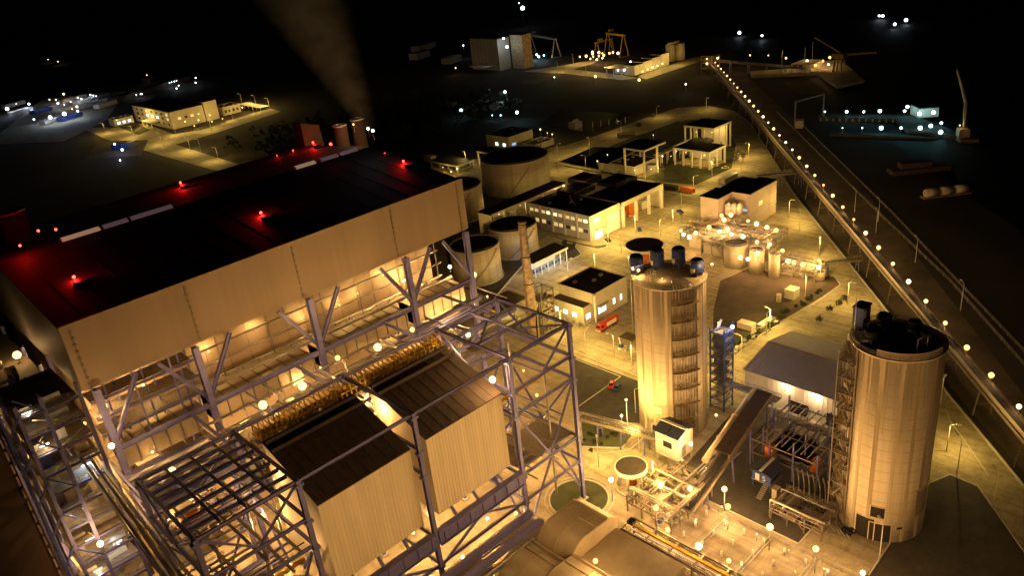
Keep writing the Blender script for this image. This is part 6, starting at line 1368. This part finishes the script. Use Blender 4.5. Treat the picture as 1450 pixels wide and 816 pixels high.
for p,r in (((540.2, 257.4, 6),.6),((544.9, 244, 6),1.0),((548.5, 233.7, 6),1.0),((553.8, 224.9, 6),1.0),((554.9, 209, 7),.9),((558.8, 208.9, 9),1.1),((554.5, 199.1, 6),1.1),((557, 191.3, 7),1.3),((540.1, 180.1, 5),1.1),((511.1, 230.9, 4),.5),((515.5, 219.8, 4),.5),((519.6, 209.2, 4),1.1),((523.8, 198.4, 4),1.1),((527.8, 188.2, 4),1.1),((534.9, 184.5, 4),1.0),((522.4, 174, 4),1.1)): lamp(p, 1500 if r >= .9 else 400, 'teal white lamp along the pier', 'lamps along the teal pier', CYN, 'bulbc', r, 3.5)
t = thing('floating_crane','tall thin leaning crane boom beyond the teal pier','crane',(529,162,0))
A = Vector((*(527.4, 161.9),0)); TP = Vector((520, 168.3, 43)); MID = A.lerp(TP,.5)+Vector((-1,-3,2))
MB().tube(A+Vector((0,0,1)),MID,1.1,8).build('boom','duct',t); MB().tube(MID,TP,1.0,8,.5).build('boom_tip','duct',t); MB().obox((A.x,A.y,-.4),(22,10,2.4),.6).build('hull','steelb',t); MB().obox((A.x-3,A.y,2.01),(6,6,5),.6).build('crane_house','duct',t)
lamp((A.x-4,A.y+2,9),900,'faint lamp at the foot of the leaning crane',None,SODY,'bulb',.4,1.5)
t = thing('portal_frame','thin dark portal frame standing on the shore','frame',(533,266,0))
a,b = (515.6, 266.9),(543.4, 260.2)
for p in (a,b): MB().beam((*p,0),(*p,17.5),.8).build('leg','steelb',t)
MB().beam((*a,17.6),(*b,17.6),.9).build('crossbeam','steelb',t); block('pale_box','pale box below the thin portal frame',((516.8, 263.9)[0],(516.8, 263.9)[1],0),(7,5,5),'pink',.4)
t = thing('barge','dim barge roof lying in the water right of the pier','barge',(*(448.1, 162.1),0)); x,y = (448.9, 160.5); MB().prism([(x-9,y+8),(x+14,y-14),(x+20,y-8),(x-3,y+14)],-.3,2.5).build('hull','darkwall',t); MB().prism([(x-3,y+6),(x+8,y-6),(x+12,y-2),(x+1,y+10)],2.51,5.5).build('deckhouse','darkwall',t)
# ================================================================== STEAM PLUME
def plume():
    m = bpy.data.materials.new('steam'); m.use_nodes = True; t = m.node_tree; t.nodes.remove(t.nodes['Principled BSDF'])
    v = t.nodes.new('ShaderNodeVolumePrincipled'); v.inputs['Color'].default_value = (.85,.75,.68,1); v.inputs['Anisotropy'].default_value = .2
    g = t.nodes.new('ShaderNodeTexCoord'); n = t.nodes.new('ShaderNodeTexNoise'); n.inputs['Scale'].default_value = .07; n.inputs['Detail'].default_value = 4
    mr = t.nodes.new('ShaderNodeMapRange'); mr.inputs[1].default_value = .3; mr.inputs[2].default_value = .85; mr.inputs[3].default_value = .0; mr.inputs[4].default_value = .028
    pts = [(172, 266, 82.7),(184.4, 290, 88.5),(205.8, 330, 97.3),(230, 380, 108.7),(252.4, 430, 122),(275.4, 480, 136.4)]; rr = [4,8,14,22,30,39]; n_ = 20
    A, B = Vector(pts[0]), Vector(pts[-1]); D_ = (B-A).normalized(); L_ = (B-A).length
    def vm(op, a, b=None):
        q = t.nodes.new('ShaderNodeVectorMath'); q.operation = op
        for i, v_ in enumerate((a, b)):
            if v_ is None: continue
            if hasattr(v_, 'is_output'): t.links.new(v_, q.inputs[i])
            else: q.inputs[i].default_value = v_
        return q
    def mm(op, a, b=None):
        q = t.nodes.new('ShaderNodeMath'); q.operation = op
        for i, v_ in enumerate((a, b)):
            if v_ is None: continue
            if hasattr(v_, 'is_output'): t.links.new(v_, q.inputs[i])
            else: q.inputs[i].default_value = v_
        return q.outputs[0]
    P_ = g.outputs['Object']; rel = vm('SUBTRACT', P_, tuple(A)).outputs[0]; s_ = vm('DOT_PRODUCT', rel, tuple(D_)).outputs['Value']
    sc = t.nodes.new('ShaderNodeVectorMath'); sc.operation = 'SCALE'; sc.inputs[0].default_value = tuple(D_); t.links.new(s_, sc.inputs['Scale'])
    rad = vm('LENGTH', vm('SUBTRACT', rel, sc.outputs[0]).outputs[0]).outputs['Value']
    R_ = mm('ADD', mm('MULTIPLY', s_, 31/L_), 3.5); q = mm('MAXIMUM', mm('SUBTRACT', 1, mm('POWER', mm('DIVIDE', rad, R_), 2)), 0)
    t.links.new(P_, n.inputs[0]); mr.inputs[1].default_value = .35; mr.inputs[2].default_value = .75; mr.inputs[3].default_value = .15; mr.inputs[4].default_value = 1; t.links.new(n.outputs[0], mr.inputs[0])
    dens = mm('MULTIPLY', mm('MULTIPLY', mm('POWER', q, 1.3), mr.outputs[0]), mm('DIVIDE', 1.1, mm('ADD', R_, 8)))
    t.links.new(dens, v.inputs['Density']); t.links.new(v.outputs[0], t.nodes['Material Output'].inputs['Volume'])
    M['steam'] = m; mb = MB(); n = 20; vs = []; fs = []
    for p,r in zip(pts,rr):
        for k in range(n): a = 2*PI*k/n; vs.append((p[0]+r*math.cos(a),p[1]+r*math.sin(a),p[2]+.25*r*math.sin(a*2)))
    for j in range(len(pts)-1):
        for k in range(n): fs.append((j*n+k,j*n+(k+1)%n,(j+1)*n+(k+1)%n,(j+1)*n+k))
    fs += [tuple(range(n))[::-1],tuple((len(pts)-1)*n+k for k in range(n))]
    mb.add(vs,fs); mb.build('steam_plume','steam',kind='stuff')
plume()

# ================================================================== LABELS THAT SINGLE OUT ALIKE THINGS BY WHAT THEY STAND NEAR
LMK = [('the lit silo',176,128),('the right silo',172,61),('the fire truck',213,186),('the chimney',187,201),('the workshop',295,262),('the pinkish building',340,205),('the far pavilion',447,292),('the nearer pavilion',415,277),('the pump hall',386,300),('the largest tank',327,352),('the tank behind the chimney',251,277),('the blue lit shed',243,248),('the tan building',225,203),('the metal roofed hall',217,95),('the transfer house',160,117),('the small round canopy',143,119),('the blue cabin',165,90),('the nearer filter box',66,138),('the second filter box',94,138),('the open right bay',119,140),('the left bay',40,140),('the stair tower',21,174),('the boiler house',88,205),('the vent slab',139,75),('the gas ducts',108,105),('the car park',180,150),('the cube housing',275,140),('the lattice tower',191,120),('the far office',310,850),('the teal pier',540,215),('the reservoir',500,430),('the gantry cranes',730,600),('the terminal wall',660,500),('the big dim hall',630,700),('the jetty',690,340),('the far tower',666,432),('the site hut',242,142),('the north building',396,430),('the pipe bridge',122,90),('the site sheds',262,640),('the broad tan tank',292,176),('the slim dark tank',290,157),('the white tanks',327,199)]
SHORT = {'yellow street lamp on a white pole along the plant roads':'street lamp on white pole','small lamp deep inside the steel frame':'small lamp inside the steel frame','starry yard lamp around the slab of white posts':'tall yard lamp by the white posts','dazzling lamp in the crowded yard before the pinkish building':'dazzling lamp of the tank yard','low long hut of the far left workers camp':'low long camp hut','dim stack of material on the laying down area':'dim material stack','low shrub on the grass under the level belt bridge':'low shrub under the belt bridge','low green bush on the verge of the brown ground':'low green verge bush','small machine cabinet standing on a platform of the frame':'small machine cabinet','pale scrap piece scattered at the foot of the lit silo':'pale scrap piece','pale stacked building material on the verge by the road':'pale stack of boards','dim lamp among the dark steel by the gallery':'dim lamp among dark steel','tall unlit pale lamp pole beside the dark apron or conveyor':'tall unlit lamp pole','small bollard light on the slab of white posts':'small bollard light','lamp glaring on the beige wall under the boiler house box':'wall lamp under the boiler house','white strip light on a floor of the stair tower':'white strip light of the stair tower','teal white lamp along the pier':'teal white pier lamp','warm lamp under the far yellow gantry cranes':'far warm crane lamp','blue white lamp of the far left workers camp':'blue white camp lamp','tiny white lamp on the dark plain beyond the far office':'tiny white lamp of the dark plain','bright lamp at the walls of the far office':'bright office lamp','far street lamp beside the office road':'far office road lamp','far street lamp beside the terminal road':'far terminal road lamp','lamp at the foot of the lit terminal wall':'terminal wall foot lamp','cold white lamp under the roof of the blue lit shed':'cold white shed lamp','dark bush near a building corner':'dark bush','dim long shed on the dark plain beyond the office':'dim long far shed','curved grey conveying hose arching toward the right silo':'curved grey conveying hose','pale upright pipe in an open bay of the frame':'pale upright pipe','bright lamp on the jetty deck':'bright jetty deck lamp','thin pale post in the row beside the box machine':'thin pale post'}
FR, FF = Vector((.715,-.699)), Vector((.664,.748))
same = {}
for o in list(COL.objects):
    if o.parent is None and 'label' in o.keys(): same.setdefault(o['label'], []).append(o)
ORD = ['leftmost','second','third','fourth','fifth','sixth','seventh','eighth','ninth','tenth','eleventh','twelfth']
for lab, os_ in same.items():
    if len(os_) < 2 or 'thin pipe' in lab: continue
    base = SHORT.get(lab) or lab
    w_ = base.split()[:7]
    while w_[-1] in ('the','of','a','on','in','at','by','to','and','before','among','with','beside','under','along','inside','from','near','lit','dark','small','left'): w_.pop()
    base = ' '.join(w_)
    sub = {}
    for o in os_:
        P2 = Vector((o.location.x, o.location.y)); n, x, y = min(LMK, key=lambda l: (l[1]-P2.x)**2+(l[2]-P2.y)**2)
        d = P2-Vector((x, y)); a, b = d.dot(FR), d.dot(FF)
        rel = ('right of' if a > 0 else 'left of') if abs(a) > abs(b) else ('beyond' if b > 0 else 'in front of')
        if base.endswith(n.split(' ',1)[1]): rel, n = ('nearer the viewer', '') if b < 0 else ('toward the back', '')
        sub.setdefault((base+' '+rel+' '+n).strip(), []).append(o)
    for l2, q in sub.items():
        q.sort(key=lambda o: o.location.x*.715-o.location.y*.699)
        if len(q) == 1: q[0]['label'] = l2; continue
        for k, o in enumerate(q): o['label'] = ' '.join((('leftmost ' if k == 0 else NUM(k+1)+' from left, ')+l2).split()[:16])
